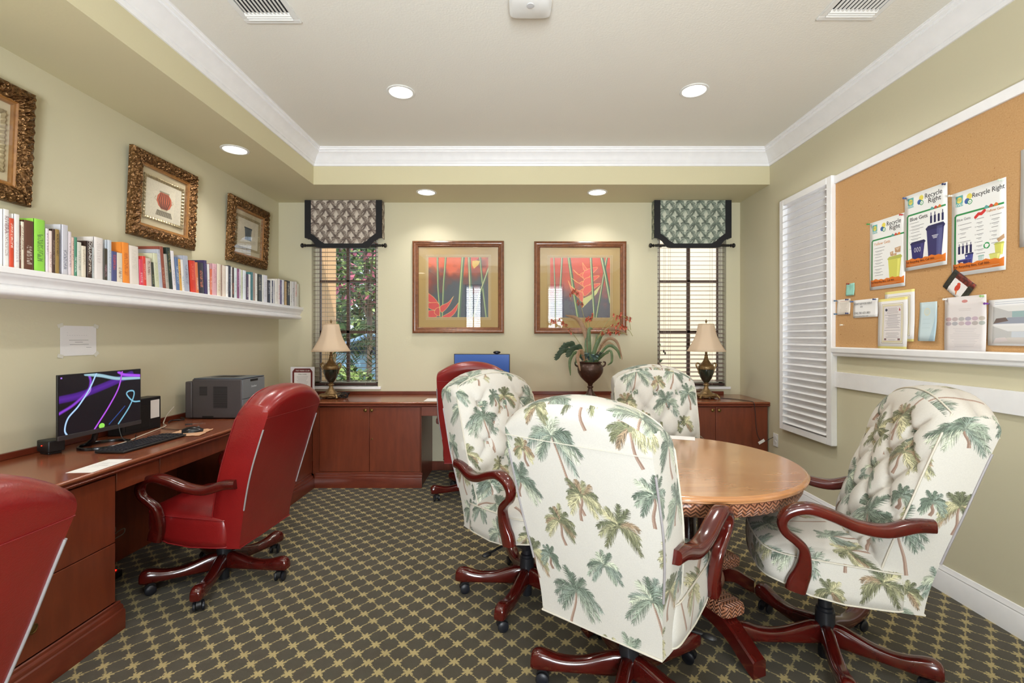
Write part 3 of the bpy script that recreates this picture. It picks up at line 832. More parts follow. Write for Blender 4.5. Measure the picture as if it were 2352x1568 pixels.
# windows: brown frame, glass, white stool
def window(n, x0, x1, rows):
    z0, z1 = WZ
    w = empty('window_%d' % n, ((x0 + x1) / 2, YB, z0)); struct(w)
    cx = (x0 + x1) / 2; h = (x1 - x0) / 2; H = z1 - z0
    f = MB(); d0, d1 = .085, .125
    f.box(-h, -h + .045, d0, d1, 0, H).box(h - .045, h, d0, d1, 0, H).box(-h, h, d0, d1, 0, .045).box(-h, h, d0, d1, H - .045, H)
    fo = f.build('window_frame', flat('cream_jamb', (214, 208, 188), .5), w, bevel=.003)
    g = MB().box(-h + .045, -h + .053, d0 + .005, d1, 0, H).box(h - .053, h - .045, d0 + .005, d1, 0, H)
    g.box(-.015, .015, d0 + .005, d1 - .005, 0, H)
    for z in rows: g.box(-h, h, d0 + .005, d1 - .005, z - z0 - .014, z - z0 + .014)
    g.build('glazing_bar', BROWNF, w)
    MB().box(-h, h, .103, .107, .02, H - .02).build('glass_pane', GLASS, w, smooth=None)
    MB().box(-h, h, 0.0, .085, 0, .004).box(-h - .035, h + .035, -.03, .0, -.022, .004).build('window_sill', WHITE, w, bevel=.003)
window(1, *WX1, (1.955, 1.425)); window(2, *WX2, (1.955, 1.425))

# wooden blinds
def blind(x0, x1, tilt, label, drop):
    w = empty('window_blind', ((x0 + x1) / 2, YB + .045, WZ[0] + .012), label=label, cat='window blind', group='wooden blinds in the two windows')
    h = (x1 - x0) / 2 - .006; H = WZ[1] - WZ[0]
    m = MB(); z = .05
    while z < H - .08:
        M = Matrix.Translation((0, 0, z)) @ Matrix.Rotation(R(tilt), 4, 'X')
        m.box(-h, h, -.0225, .0225, -.0013, .0013, M); z += .0445
    m.build('slats', SLAT, w, smooth=None)['label'] = 'brown wooden slats'
    MB().box(-h, h, -.024, .024, .0, .022).build('bottom_rail', flat('dark_rail', (58, 34, 28), .4), w, bevel=.003)
    MB().box(-h, h, -.028, .028, H - .075, H - .015).build('head_rail', SLAT, w, bevel=.002)
    for x in (-h * .62, h * .62):
        c = MB()
        for y in (-.026, .026): c.tube([(x, y, 0), (x, y, H - .05)], .0012, 5)
        c.build('ladder_cord', flat('tan_cord', (150, 136, 120)), w)
    for k, (x, zz) in enumerate(((h * .82 * drop, .36), (h * .78 * drop, .34), (-h * .86 * drop, .40))):
        c = MB().tube([(x, -.034, H - .05), (x, -.034, zz)], .0012, 5)
        co = c.build('pull_cord', flat('tan_cord', (150, 136, 120)), w)
        MB().lathe([(.002, .03), (.007, .024), (.008, .004), (.004, 0)], 10, (x, -.034, zz - .02)).build('cord_tassel', BLACK, co)
blind(*WX1, 1, 'brown wooden venetian blind in the left window, behind the lamp and tree view', 1)
blind(*WX2, 15, 'brown wooden venetian blind in the right window, slats half tilted', -1)

# valances with black trim and rod
def valance(xl, label, cloth, rodoff):
    w = empty('window_valance', (xl, YB, ZS), label=label, cat='valance', group='fabric valances over the windows')
    W = .783; D = .095; zt = -.004; za = -.385; zb = -.487
    step = [(0, zt), (0, za)]
    arc = [(.012 + .085 * math.sin(a), za - .004 - .075 * (1 - math.cos(a))) for a in (0, .4, .8, 1.2, 1.57)]
    left = [(0, zt), (0, za), (.03, za - .004), (.075, za - .03), (.10, za - .062), (.13, zb + .006), (.165, zb)]
    poly = left + [(W - x, z) for x, z in left[::-1]]
    n = len(poly)
    m = MB()
    def sheet_(P, y0, y1):
        k = len(P); m.add([(x, y0, z) for x, z in P] + [(x, y1, z) for x, z in P],
                          [tuple(range(k))[::-1], tuple(range(k, 2 * k))] + [(i, (i + 1) % k, k + (i + 1) % k, k + i) for i in range(k)])
    sheet_(poly, -D, -D + .006)
    m.box(0, .004, -D, -.002, za, zt); m.box(W - .004, W, -D, -.002, za, zt)
    # side flare
    m.build('valance_cloth', cloth, w, smooth=None, uv=True, recalc=True)
    # black border: inset band following the outline
    ins = [(.062, zt), (.062, za + .045), (.085, za + .03), (.125, za), (.155, za - .03), (.185, zb + .055), (.20, zb + .045)]
    ring = left + [(W - x, z) for x, z in left[::-1]]; rin = ins + [(W - x, z) for x, z in ins[::-1]]
    b = MB(); k = len(ring)
    b.add([(x, -D - .004, z) for x, z in ring] + [(x, -D - .004, z) for x, z in rin] + [(x, -D + .001, z) for x, z in ring] + [(x, -D + .001, z) for x, z in rin],
          [(i, i + 1, k + i + 1, k + i) for i in range(k - 1)] + [(2 * k + i, 3 * k + i, 3 * k + i + 1, 2 * k + i + 1) for i in range(k - 1)] +
          [(i, 2 * k + i, 2 * k + i + 1, i + 1) for i in range(k - 1)] + [(k + i, k + i + 1, 3 * k + i + 1, 3 * k + i) for i in range(k - 1)])
    b.build('border_band', BTRIM, w, smooth=None, recalc=True)
    return w
valance(-2.163, 'brown palm print valance with black border over the left window', FERN1, 0)
valance(1.380, 'green grey palm print valance with black border over the right window', FERN2, 0)
for xa, lb in ((-2.175, 'black curtain rod with knob ends below the left valance'), (1.372, 'black curtain rod with knob ends below the right valance')):
    z = EYE + (CV - 563.5) * 4.80 / F
    w = empty('curtain_rod', (xa, YB - .075, z), label=lb, cat='curtain rod', group='curtain rods')
    MB().tube([(.02, 0, 0), (.78, 0, 0)], .0125, 12).build('rod', RODM, w)
    for x, s in ((.015, -1), (.785, 1)):
        MB().lathe([(.006, 0), (.014, .004), (.018, .010), (.011, .016), (.012, .022), (.022, .030), (.024, .040), (.016, .050), (.002, .054)], 14,
                   M=Matrix.Translation((x, 0, 0)) @ Matrix.Rotation(R(90 * s), 4, 'Y')).build('finial', RODM, w)
    for x in (.10, .70):
        MB().box(x - .008, x + .008, -.006, .074, -.006, .006).build('bracket', RODM, w)

# downlights (recessed cans): trim ring, cone reflector, lens
RFL = flat('downlight_reflector', (235, 233, 228), 0.3)
LENS = emis('downlight_lens', (255, 244, 226), 7.0)
DL = ['recessed downlight in the ceiling, left of the middle', 'recessed downlight in the ceiling, toward the cork board side', 'recessed downlight in the back border above the left flower picture',
      'recessed downlight in the back border above the right flower picture', 'recessed downlight in the left border above the bookshelf']
for i, (lx, ly, lz) in enumerate(DOWN):
    lb = DL[i] if i < 5 else 'recessed downlight behind the photographer, number %s' % ('one two three four'.split()[i - 5])
    w = empty('recessed_downlight', (lx, ly, lz), label=lb, cat='ceiling light', group='recessed downlights')
    MB().lathe([(.078, 0), (.095, 0), (.097, -.003), (.094, -.006), (.080, -.007), (.078, -.004)], 40, cap=False).build('trim_ring', WHITE2, w)
    MB().lathe([(.001, -.0018), (.045, -.0022), (.0785, -.003)], 36, cap=False).build('lens', LENS, w)

# ceiling vents
VB = flat('vent_dark', (56, 56, 58), 0.7)
for (x0, x1, y1, lb) in ((-1.462, -1.165, 2.545, 'white ceiling air vent over the desk side'), (1.59, 1.895, 2.52, 'white ceiling air vent near the cork board')):
    w = empty('ceiling_vent', ((x0 + x1) / 2, y1 - .16, ZC), label=lb, cat='air vent', group='ceiling vents')
    h = (x1 - x0) / 2; q = .16
    m = MB()
    for (a, b, c, d) in ((-h, h, q - .03, q), (-h, h, -q, -q + .03), (-h, -h + .03, -q + .03, q - .03), (h - .03, h, -q + .03, q - .03)): m.box(a, b, c, d, -.010, 0)
    m.build('frame', WHITE2, w, bevel=.002)
    MB().box(-h + .03, h - .03, -q + .03, q - .03, -.0015, 0).build('backing', VB, w)
    for k in range(11):
        x = -h + .045 + k * (2 * h - .09) / 10
        MB().box(-.006, .006, -q + .03, q - .07, -.0008, .0008).build('louver', WHITE2, w, loc=(x, 0, -.010), rot=(0, R(15), 0))
    for k in range(3):
        MB().box(-h + .03, h - .03, -.009, .009, -.0008, .0008).build('louver', WHITE2, w, loc=(0, q - .04 - k * .017, -.010), rot=(R(-35), 0, 0))
w = empty('ceiling_sensor', (0.061, 2.335, ZC), label='white rounded box unit fixed to the ceiling at the top middle', cat='sensor')
m = MB(); rs = []
for z, k in ((0, .9), (-.01, 1.0), (-.05, 1.0), (-.066, .96), (-.072, .85)):
    rs.append([(.108 * k * math.copysign(abs(math.cos(a)) ** .35, math.cos(a)), .09 * k * math.copysign(abs(math.sin(a)) ** .35, math.sin(a)), z) for a in [2 * math.pi * j / 40 for j in range(40)]])
m.rings(rs[::-1]).build('housing', WHITE2, w, recalc=True)
MB().lathe([(.02, -.073), (.018, -.076), (.002, -.077)], 16, c=(0, -.02, 0)).build('sensor_eye', flat('lens_grey', (190, 190, 192)), w)

# ------------------------------------------------------------------ wall pictures
def mitred(m, W, H, prof, nseg=1, disp=None):
    """picture-frame moulding: prof = (inset from the outer edge, height); local x right, y up, z out"""
    sides = [((-W / 2, -H / 2), (1, 0), (0, 1), W), ((W / 2, -H / 2), (0, 1), (-1, 0), H), ((W / 2, H / 2), (-1, 0), (0, -1), W), ((-W / 2, H / 2), (0, -1), (1, 0), H)]
    for (o, t_, n_, L) in sides:
        rs = []
        for i in range(nseg + 1):
            r_ = []
            for k, (d, z) in enumerate(prof):
                s = d + (L - 2 * d) * i / nseg
                zz = z + (disp(s - L / 2, k, d) if disp and 0 < i < nseg else 0)
                r_.append((o[0] + t_[0] * s + n_[0] * d, o[1] + t_[1] * s + n_[1] * d, zz))
            rs.append(r_)
        m.rings(rs, False, False, False)
    return m

MATG = paint('picture_mat_gold', (176, 148, 96), 120, 0.1, 0.8, 0.08)
FIL = flat('fillet_line', (196, 176, 140), 0.5)
def flower_picture(i, u0, u1, v0, v1, label):
    Yp = 4.84
    x0, z1 = pxw(u0, v0, Yp); x1, z0 = pxw(u1, v1, Yp)
    W, H = x1 - x0, z1 - z0
    w = empty('framed_picture', mat=wallM('back', (x0 + x1) / 2, YB, (z0 + z1) / 2), label=label, cat='picture', group='flower pictures on the back wall')
    prof = [(0, 0), (0, .030), (.004, .036), (.014, .040), (.018, .034), (.022, .034), (.034, .030), (.042, .024), (.046, .026), (.052, .024), (.060, .016), (.062, .010), (.062, 0)]
    mitred(MB(), W, H, prof).build('frame', FRAMEW, w, smooth=25, recalc=False)
    a = W / 2 - .06; b = H / 2 - .06; s = .3085
    MB().box(-a, a, -b, b, .004, .008).build('mat_board', MATG, w)
    f = MB()
    mitred(f, 2 * (s + .026), 2 * (s + .026), [(0, .008), (0, .0105), (.004, .0105), (.004, .008)])
    mitred(f, 2 * (s + .014), 2 * (s + .014), [(0, .008), (0, .0115), (.004, .0115), (.004, .008)])
    mitred(f, 2 * (s + .004), 2 * (s + .004), [(0, .008), (0, .0115), (.004, .0115), (.004, .008)])
    f.build('fillet', FIL, w)
    MB().quad((-s, -s, .009), (s, -s, .009), (s, s, .009), (-s, s, .009)).build('art_print', HEL[i], w, smooth=None, uv=lambda c, n: ((c.x + s) / (2 * s), (c.y + s) / (2 * s)))
    MB().box(-a, a, -b, b, .0125, .0140).build('glass', PGLASS, w, smooth=None)
flower_picture(0, 946.5, 1157.5, 552.5, 765, 'framed picture of green stalks with red flower bracts at lower left')
flower_picture(1, 1227, 1439.5, 553.5, 766, 'framed picture of pink hanging flower between pale stalks, behind the plant')

MATC = paint('picture_mat_cream', (206, 192, 160), 120, 0.1, 0.8, 0.1)
def vase_picture(y0, y1, tilt, img, label):
    W, H = y1 - y0, .565
    w = empty('ornate_framed_print', mat=wallM('left', XL + .012, (y0 + y1) / 2, 2.305) @ Matrix.Rotation(R(tilt), 4, 'X'), label=label, cat='picture', group='ornate gold framed prints above the bookshelf')
    prof = [(0, 0), (0, .024), (.006, .034), (.016, .040), (.028, .046), (.042, .050), (.056, .046), (.068, .036), (.074, .028), (.078, .026), (.078, .016)]
    def carve(s, k, d):
        if k < 2 or k > 8: return 0
        e = math.sin(math.pi * (k - 1) / 8)
        return e * (.0075 * math.sin(s * 150 + d * 110) + .005 * math.sin(s * 95 - d * 200) - .002)
    mitred(MB(), W, H, prof, 150, carve).build('carved_frame', GOLD, w, smooth=60)
    mitred(MB(), W - .15, H - .15, [(0, .026), (.004, .026), (.010, .020), (.018, .020), (.022, .012), (.022, .004)]).build('inner_slip', GOLDP, w, smooth=25)
    a, b = W / 2 - .085, H / 2 - .085
    MB().box(-a, a, -b, b, .002, .006).build('mat_board', MATC, w)
    mitred(MB(), .37, .295, [(0, .006), (.001, .014), (.008, .016), (.016, .012), (.022, .008), (.022, .006)], 90, lambda s, k, d: .003 * math.sin(s * 260) if 0 < k < 4 else 0).build('beaded_fillet', flat('silver_gold_fillet', (168, 152, 118), 0.35, metal=0.5), w)
    s, t_ = .165, .126
    MB().quad((-s, -t_, .0072), (s, -t_, .0072), (s, t_, .0072), (-s, t_, .0072)).build('art_print', img, w, smooth=None, uv=lambda c, n: ((c.x + s) / (2 * s), (c.y + t_) / (2 * t_)))
    MB().box(-a, a, -b, b, .0185, .0195).build('glass', PGLASS, w, smooth=None)
V0, V1 = vase_print(0), vase_print(1)
vase_picture(1.77, 2.375, 2.5, V0, 'ornate gold framed print cut off by the left edge, over the white books')
vase_picture(2.975, 3.575, 2.5, V0, 'ornate gold framed print of an orange ribbed vase above the bookshelf')
vase_picture(3.985, 4.60, 2.5, V1, 'ornate gold framed print of a grey urn, nearest the room corner')

# paper notice taped on the left wall
y0, zt_ = pxs(137, 748, XL); y1, zb_ = pxs(220, 818, XL)
w = tag(MB().box(-(y1 - y0) / 2, (y1 - y0) / 2, -.083, .083, 0, .001).build('taped_notice', sheet(4), smooth=None, uv=lambda c, n: (c.x / .22 + .5, c.y / .166 + .5)), 'white paper notice taped to the wall above the lit monitor', 'notice')
w.matrix_world = wallM('left', XL + .002, (y0 + y1) / 2, 1.35)
for (x, y, a) in ((-.108, .083, 20), (.108, .083, -20), (-.108, -.083, -15), (.110, -.078, 40)):
    MB().box(-.016, .016, -.010, .010, .001, .0018).build('tape', flat('clear_tape', (214, 212, 200), 0.25), w, loc=(x, y, 0), rot=(0, 0, R(a)))

# ------------------------------------------------------------------ right wall: shutter, cork board
y0, y1 = 3.392, 4.065
w = empty('louvered_shutter', mat=wallM('right', XR, (y0 + y1) / 2, 1.56), label='tall white louvered shutter panel mounted on the right wall', cat='shutter')
h, H = (y1 - y0) / 2, .975
f = MB()
f.box(-h, -h + .055, -H, H, 0, .045).box(h - .055, h, -H, H, 0, .045).box(-h + .055, h - .055, H - .05, H, 0, .045).box(-h + .055, h - .055, -H, -H + .05, 0, .045)
f.build('shutter_frame', WHITE, w, bevel=.004)
f = MB(); a = h - .055
f.box(-a, a, -H + .05, H - .05, .004, .008)
f.build('back_panel', WHITE, w)
N = 34
for k in range(N):
    z = -H + .05 + (k + .5) * (2 * H - .10) / N
    lv = MB(); rs = []
    for x in (-a, a):
        rs.append([(x, .0315 * math.cos(q), .004 * math.sin(q)) for q in [2 * math.pi * j / 10 for j in range(10)]])
    lv.rings(rs).build('louver', WHITE, w, loc=(0, z, .025), rot=(R(-70), 0, 0))

w = empty('cork_board', mat=wallM('right', XR, 1.945, 1.30), label='large cork notice board with white frame on the right wall', cat='notice board')
hw = 3.39 - 1.945
MB().box(-hw, hw, 0, 1.17, 0, .014).build('cork_panel', CORK, w)
MB().box(-hw - .0, hw, 1.17, 1.226, 0, .026).build('top_rail', WHITE, w, bevel=.003)
led = [(0, -.065), (.030, -.065), (.036, -.058), (.036, -.046), (.048, -.036), (.050, -.008), (.044, 0), (0, 0)]
MB().rings([[(x, y, z) for z, y in led] for x in (-hw, hw)]).build('bottom_ledge', WHITE, w, recalc=True)

CX = XR - .016
def pinned(name, label, cat, Ya, Yb, z0, z1, mat, group=None, bow=.006, rot=0, off=0.0):
    W, H = Ya - Yb, z1 - z0
    m = MB(); n = 8; k = 6
    fr = []
    for j in range(k + 1):
        for i in range(n + 1):
            x = -W / 2 + W * i / n; y = -H / 2 + H * j / k
            zz = .0015 + off + bow * (1 - j / k) ** 2 + .0025 * math.sin(2.2 * i / n + j * .7) * (1 - j / k)
            fr.append((x, y, zz))
    m.add(fr, [(j * (n + 1) + i, j * (n + 1) + i + 1, (j + 1) * (n + 1) + i + 1, (j + 1) * (n + 1) + i) for j in range(k) for i in range(n)])
    o = m.build(name, mat, smooth=80, uv=lambda c, nn: (c.x / W + .5, c.y / H + .5))
    so = o.modifiers.new('thickness', 'SOLIDIFY'); so.thickness = .0004; so.offset = 0
    o.matrix_world = wallM('right', CX, (Ya + Yb) / 2, (z0 + z1) / 2) @ Matrix.Rotation(R(rot), 4, 'Z')
    tag(o, label, cat, group)
    return o
ORG = flat('orange_print', (160, 84, 34), 0.6); TEALP = flat('white_print', (236, 240, 240), 0.6); PALEO = flat('pale_orange_print', (206, 150, 104), 0.6)
def fillp(o, kind, W, H):
    z = .0105
    def P(fx, fy): return (fx - .5) * W, (.5 - fy) * H
    if kind < 2:
        x, y = P(.49, .115); text('Recycle', .039, INK, o, x, y, z, name='printed_title', sx=.92)
        x, y = P(.57, .185); text('Right', .039, INK, o, x, y, z, name='printed_title')
    else:
        x, y = P(.40, .115); text('Recycle Right', .034, INK, o, x, y, z, name='printed_title', sx=.86)
    x, y = P(.082, .172); text('SWA', .021, TEALP, o, x, y, z, name='printed_mark', sx=1.0)
    if kind == 0: x, y = P(.13, .355); text('Yellow Gets', .026, PALEO, o, x, y, z, name='printed_heading')
    if kind == 1: x, y = P(.13, .355); text('Blue Gets', .030, INK, o, x, y, z, name='printed_heading')
    if kind == 2:
        x, y = P(.10, .35); text('Blue Gets', .019, INKG, o, x, y, z, name='printed_heading'); x, y = P(.66, .33); text('Yellow Gets', .017, PALEO, o, x, y, z, name='printed_heading')
    x, y = P(.05, .905); text('For Recycling Bins, Call 866-', .0165, flat('brown_print', (96, 50, 30)), o, x, y, z + .003, name='printed_line', sx=1.0)
pos = {}
defs = [(0, 'recycling poster with a yellow bin, lowest of the three', 3.055, 2.775, 1.672, 2.105, 0), (1, 'recycling poster with two dark blue bins, the middle one', 2.77, 2.495, 1.755, 2.192, .008), (2, 'recycling poster with blue and yellow lists, nearest the right edge', 2.478, 2.202, 1.685, 2.118, 0)]
for kind, lb, a, b, z0, z1, off in defs:
    o = pinned('recycling_poster', lb, 'poster', a, b, z0, z1, poster(kind), 'recycling posters', .0, off=off)
    fillp(o, kind, a - b, z1 - z0)
    for ch in o.children: ch.location.z = off - .0085
pinned('blank_poster', 'white poster cut off at the right edge of the board', 'poster', 2.138, 1.86, 1.775, 2.215, sheet(5))
pinned('sticky_note', 'small teal sticky note beside the shutter', 'note', 3.275, 3.195, 1.655, 1.738, flat('teal_note', (150, 206, 190), .7), bow=.003)
pinned('typed_card', 'small cream typed card pinned under the teal note', 'card', 3.37, 3.235, 1.528, 1.635, sheet(3), bow=.002)
o = pinned('boat_slip_notice', 'white notice reading boat slip for rent', 'notice', 3.205, 2.985, 1.500, 1.618, PAPER, bow=.002)
text('BOAT SLIP FOR RENT', .0185, INKG, o, -.098, .026, .006, name='printed_line', sx=.92)
text('#26', .014, INKG, o, -.04, .008, .006, name='printed_line')
text('CALL 561-623-3821', .0195, INKG, o, -.098, -.035, .006, name='printed_line', sx=.92)
text('Text boat owners or if have a vessel', .0085, INKG, o, -.096, -.052, .006, name='printed_line')
pinned('bordered_notice', 'cream notice with gold border, the one tucked behind its twin', 'notice', 2.93, 2.71, 1.345, 1.648, sheet(0), 'gold bordered notices', .004)
pinned('bordered_notice', 'cream notice with gold border and yellow strips, the front one of two', 'notice', 2.972, 2.75, 1.300, 1.606, sheet(0), 'gold bordered notices', .004, off=.008)
pinned('folded_leaflet', 'pale blue folded leaflet pinned on the cork board', 'leaflet', 2.675, 2.565, 1.348, 1.565, sheet(2), bow=.012)
pinned('white_card', 'plain white card sticking out behind the red bird card', 'card', 2.50, 2.372, 1.60, 1.69, PAPER, rot=-38, bow=.0)
pinned('bird_card', 'dark and red picture card with a bird, hung askew', 'card', 2.51, 2.36, 1.58, 1.69, sheet(6), rot=-40, bow=.0, off=.003)
pinned('letter_sheet', 'white letter with a strip of small round pictures', 'letter', 2.51, 2.287, 1.297, 1.578, sheet(1), bow=.002, off=.008)
pinned('room_photo_sheet', 'white sheet with two room photographs near the right edge', 'photo sheet', 2.285, 2.01, 1.33, 1.548, sheet(7), bow=.003)
PINS = [((3.045, 2.098), (60, 150, 70), 'green pin at top left of the yellow bin poster'), ((2.785, 2.092), (190, 50, 46), 'red pin at top right of the yellow bin poster'), ((2.76, 2.182), (60, 90, 150), 'blue pin at top left of the two bin poster'),
        ((2.505, 2.182), (36, 50, 96), 'navy pin at top right of the two bin poster'), ((2.468, 2.108), (226, 226, 222), 'white pin at top left of the list poster'), ((2.212, 2.106), (210, 226, 214), 'pale pin at top right of the list poster'),
        ((3.235, 1.734), (130, 40, 40), 'dark red pin on the teal note'), ((3.362, 1.628), (60, 110, 150), 'blue pin at top left of the typed card'), ((3.245, 1.628), (46, 60, 110), 'navy pin at top right of the typed card'),
        ((3.362, 1.534), (60, 110, 150), 'blue pin at bottom left of the typed card'), ((3.245, 1.534), (46, 60, 110), 'navy pin at bottom right of the typed card'), ((3.198, 1.610), (70, 110, 160), 'blue pin at left of the boat notice'),
        ((2.995, 1.610), (40, 60, 110), 'navy pin at right of the boat notice'), ((3.30, 1.455), (230, 226, 214), 'lone white pin low on the cork'), ((2.50, 1.570), (232, 230, 226), 'white pin at top left of the letter'), ((2.30, 1.570), (150, 190, 120), 'green pin at top right of the letter'),
        ((2.28, 1.532), (110, 60, 150), 'purple pin at left of the room photographs')]
for (y, z), c_, lb in PINS:
    o = MB().lathe([(.0015, 0), (.0015, .014)], 6).lathe([(.0035, .012), (.0055, .013), (.0035, .018), (.004, .024), (.006, .026), (.005, .028)], 12).build('push_pin', flat('pin_%d_%d_%d' % c_, c_, .3))
    o.matrix_world = wallM('right', CX, y, z); tag(o, lb, 'push pin', 'push pins on the cork board')

# outlet on the right wall beside the cabinet end
w = empty('wall_outlet', mat=wallM('right', XR, 4.20, .455), label='white wall outlet beside the cabinet end, plug in its upper socket', cat='outlet')
MB().box(-.037, .037, -.058, .058, 0, .006).build('cover_plate', WHITE2, w, bevel=.002)
for y in (-.022, .022):
    q = MB().lathe([(.017, .006), (.017, .008), (.001, .008)], 20, c=(0, y, 0)).build('socket', flat('socket_white', (212, 212, 208)), w)
# ------------------------------------------------------------------ worktops and cabinets
XN, YN = -1.85, 4.29          # nosing lines
XF_, YF_ = -1.88, 4.315       # cabinet faces
LB = -0.9                     # near end of the left run
w = empty('worktop', (XL, YB, ZT), label='long cherry wood worktop running along the left and back walls', cat='worktop')
def Lp(e, e2=0):
    return [(0, 0), (0, LB - YB), (XN + e - XL, LB - YB), (XN + e - XL, YN - e - YB), (XR - XL, YN - e - YB), (XR - XL, 0)]
MB().prism(Lp(0), -.020, 0).build('top_panel', CHTOP, w, bevel=.008, seg=3)
MB().prism(Lp(-.006), -.026, -.020).prism(Lp(-.002), -.036, -.026).prism(Lp(-.016), -.044, -.036).build('edge_moulding', CHBASE, w, bevel=.003)
WTOP = w
bs = MB()
bs.box(0, .018, LB - YB, 0, 0, .032); bs.box(.018, 2.12 - XL, -.018, 0, 0, .032)
bs.build('backsplash', CHBASE, w, bevel=.003)

BPROF = [(0, 0), (.030, 0), (.030, .085), (.027, .092), (.020, .096), (.020, .106), (.016, .113), (.007, .117), (.006, .128), (0, .132)]
def base_x(m, y0, y1, x):     # runs along y, faces +x
    m.rings([[(x + d, y, z) for d, z in BPROF] for y in (y0, y1)])
def base_y(m, x0, x1, y):     # runs along x, faces -y
    m.rings([[(x, y - d, z) for d, z in BPROF] for x in (x0, x1)])
def knob(parent, M, r=.012):
    k = MB().lathe([(.004, 0), (.005, .008), (r * .6, .012), (r * 1.15, .014), (r * 1.2, .017), (r * .95, .019), (r * .85, .018), (r * .4, .021), (.001, .022)], 18)
    return k.build('knob', BRASS, parent, loc=M.to_translation(), rot=M.to_euler())
KX = Matrix.Rotation(R(90), 4, 'Y')       # knob facing +x
KY = Matrix.Rotation(R(90), 4, 'X')       # knob facing -y
ZU = ZT - .046
# near drawer unit
def drawer_unit(y0, y1, label, splits, knobs):
    w = empty('drawer_cabinet', (XF_, (y0 + y1) / 2, 0), label=label, cat='cabinet')
    h = (y1 - y0) / 2; D = XL - XF_
    MB().box(D + .012, -.020, -h, h, .0, ZU).build('body', CHERRY, w)
    zs = [.134] + splits + [ZU - .006]
    for i in range(len(zs) - 1):
        MB().box(-.020, 0, -h + .004, h - .002, zs[i] + .002, zs[i + 1] - .002).build('drawer', CHERRY, w, bevel=.002)
    m = MB(); base_x(m, -h, h + .02, 0)
    m.box(D + .012, 0, h, h + .02, 0, .128)
    m.build('plinth', CHBASE, w, recalc=True, bevel=.001)
    dr = [c for c in w.children if c.name.startswith('drawer')]
    for i, y, z in knobs:
        knob(dr[i], Matrix.Translation((0.0, y, z)) @ KX, .017)
    return w
drawer_unit(1.32, 2.205, 'cherry drawer cabinet beside the nearest red chair, by the left wall', [.412], [(0, .05, .25), (1, .05, .60)])
drawer_unit(-.88, 1.30, 'cherry cabinet under the worktop, nearest the photographer', [.412], [])
# kneehole apron with drawer
w = empty('drawer_unit', (XF_, 2.8, 0), label='cherry apron drawers under the left worktop above the red chair seat', cat='drawer')
MB().box(-.022, 0, -.590, -.328, .648, ZU).build('apron_panel', CHERRY, w, bevel=.002)
MB().box(-.022, 0, -.322, .30, .648, ZU).build('drawer_front', CHERRY, w, bevel=.002)
MB().box(-.022, 0, .306, .59, .648, ZU).build('apron_panel', CHERRY, w, bevel=.002)
MB().box(XL - XF_ + .03, -.03, -.58, .58, .70, ZU).build('drawer_box', CHERRY, w)
MB().box(XL - XF_ + .012, XL - XF_ + .028, -.588, .588, .0, .70).build('back_panel', CHERRY, w)  # panel added to darken the kneehole, standing in for its shade
# corner cabinet, left run
w = empty('corner_cabinet', (XF_, 3.86, 0), label='cherry corner cabinet with a plain panel, behind the middle red chair', cat='cabinet')
MB().box(XL - XF_ + .012, -.02, -.46, .452, 0, ZU).build('body', CHERRY, w)
MB().box(-.02, 0, -.46, .452, .132, ZU).build('side_panel', CHERRY, w, bevel=.002)
m = MB(); base_x(m, -.46, .425, 0); m.build('plinth', CHBASE, w, recalc=True)
# back run
def door_cabinet(x0, x1, doors, label, knobs, keyhole=None):
    w = empty('door_cabinet', ((x0 + x1) / 2, YF_, 0), label=label, cat='cabinet', group='cherry cabinets along the back wall')
    c = (x0 + x1) / 2
    MB().box(x0 - c, x1 - c, .02, YB - YF_ - .001, 0, ZU).build('body', CHERRY, w)
    f = MB(); xs = [x0] + [q for d in doors for q in d] + [x1]
    for a, b in ((x0, doors[0][0]), (doors[-1][1], x1)):
        if b - a > .004: f.box(a - c, b - c - .002, 0, .02, .132, ZU)
    f.box(x0 - c, x1 - c, .001, .02, .12, .140)
    f.build('face_frame', CHERRY, w, bevel=.001)
    for i, (a, b) in enumerate(doors):
        d = MB().box(a - c + .0015, b - c - .0015, -.002, .018, .142, ZU - .006).build('door', CHERRY, w, bevel=.002)
        if i < len(knobs): knob(d, Matrix.Translation((knobs[i] - c, -.002, .703)) @ KY, .013)
        if keyhole and i == 1: MB().lathe([(.008, 0), (.008, .003), (.002, .004)], 14).build('keyhole', BRASS, d, loc=(keyhole - c, -.002, .44), rot=(R(90), 0, 0))
    m = MB(); base_y(m, x0 - c - (0 if x0 > 0 else -.03), x1 - c + (.0 if x1 > 1 else .012), 0)
    m.build('plinth', CHBASE, w, recalc=True)
    return w
door_cabinet(-1.879, -.886, [(-1.817, -1.3585), (-1.3585, -.894)], 'two door cherry cabinet under the left window lamp', [-1.393, -1.335], -1.335)
door_cabinet(1.30, XR - .012, [(1.47, 1.805), (1.805, 2.140)], 'two door cherry cabinet at the right end under the right lamp', [1.775, 1.835])
MB().box(-.884 - XL, 1.298 - XL, YF_ - YB, YF_ + .022 - YB, .650 - ZT, ZU - ZT).build('apron_rail', CHERRY, WTOP, bevel=.002)

def wpt(u, v, z=ZT): return pxf(u, v, z)

# ------------------------------------------------------------------ bookshelf (mantel profile)
w = empty('wall_shelf', (XL, YB, 1.555), label='long white moulded wall shelf holding the row of books', cat='shelf')
SP = [(0, 0), (.222, 0), (.232, .005), (.237, .014), (.236, .024), (.228, .032), (.222, .036), (.222, .046), (.230, .050), (.231, .060), (.236, .072), (.246, .080), (.250, .086), (.252, .092), (.258, .096), (.258, .119), (.254, .122), (0, .122)]
MB().rings([[(d, y, z) for d, z in SP] for y in (-4.6, -.002)]).build('shelf_board', WHITE, w, recalc=True)
ZB = 1.555 + .122

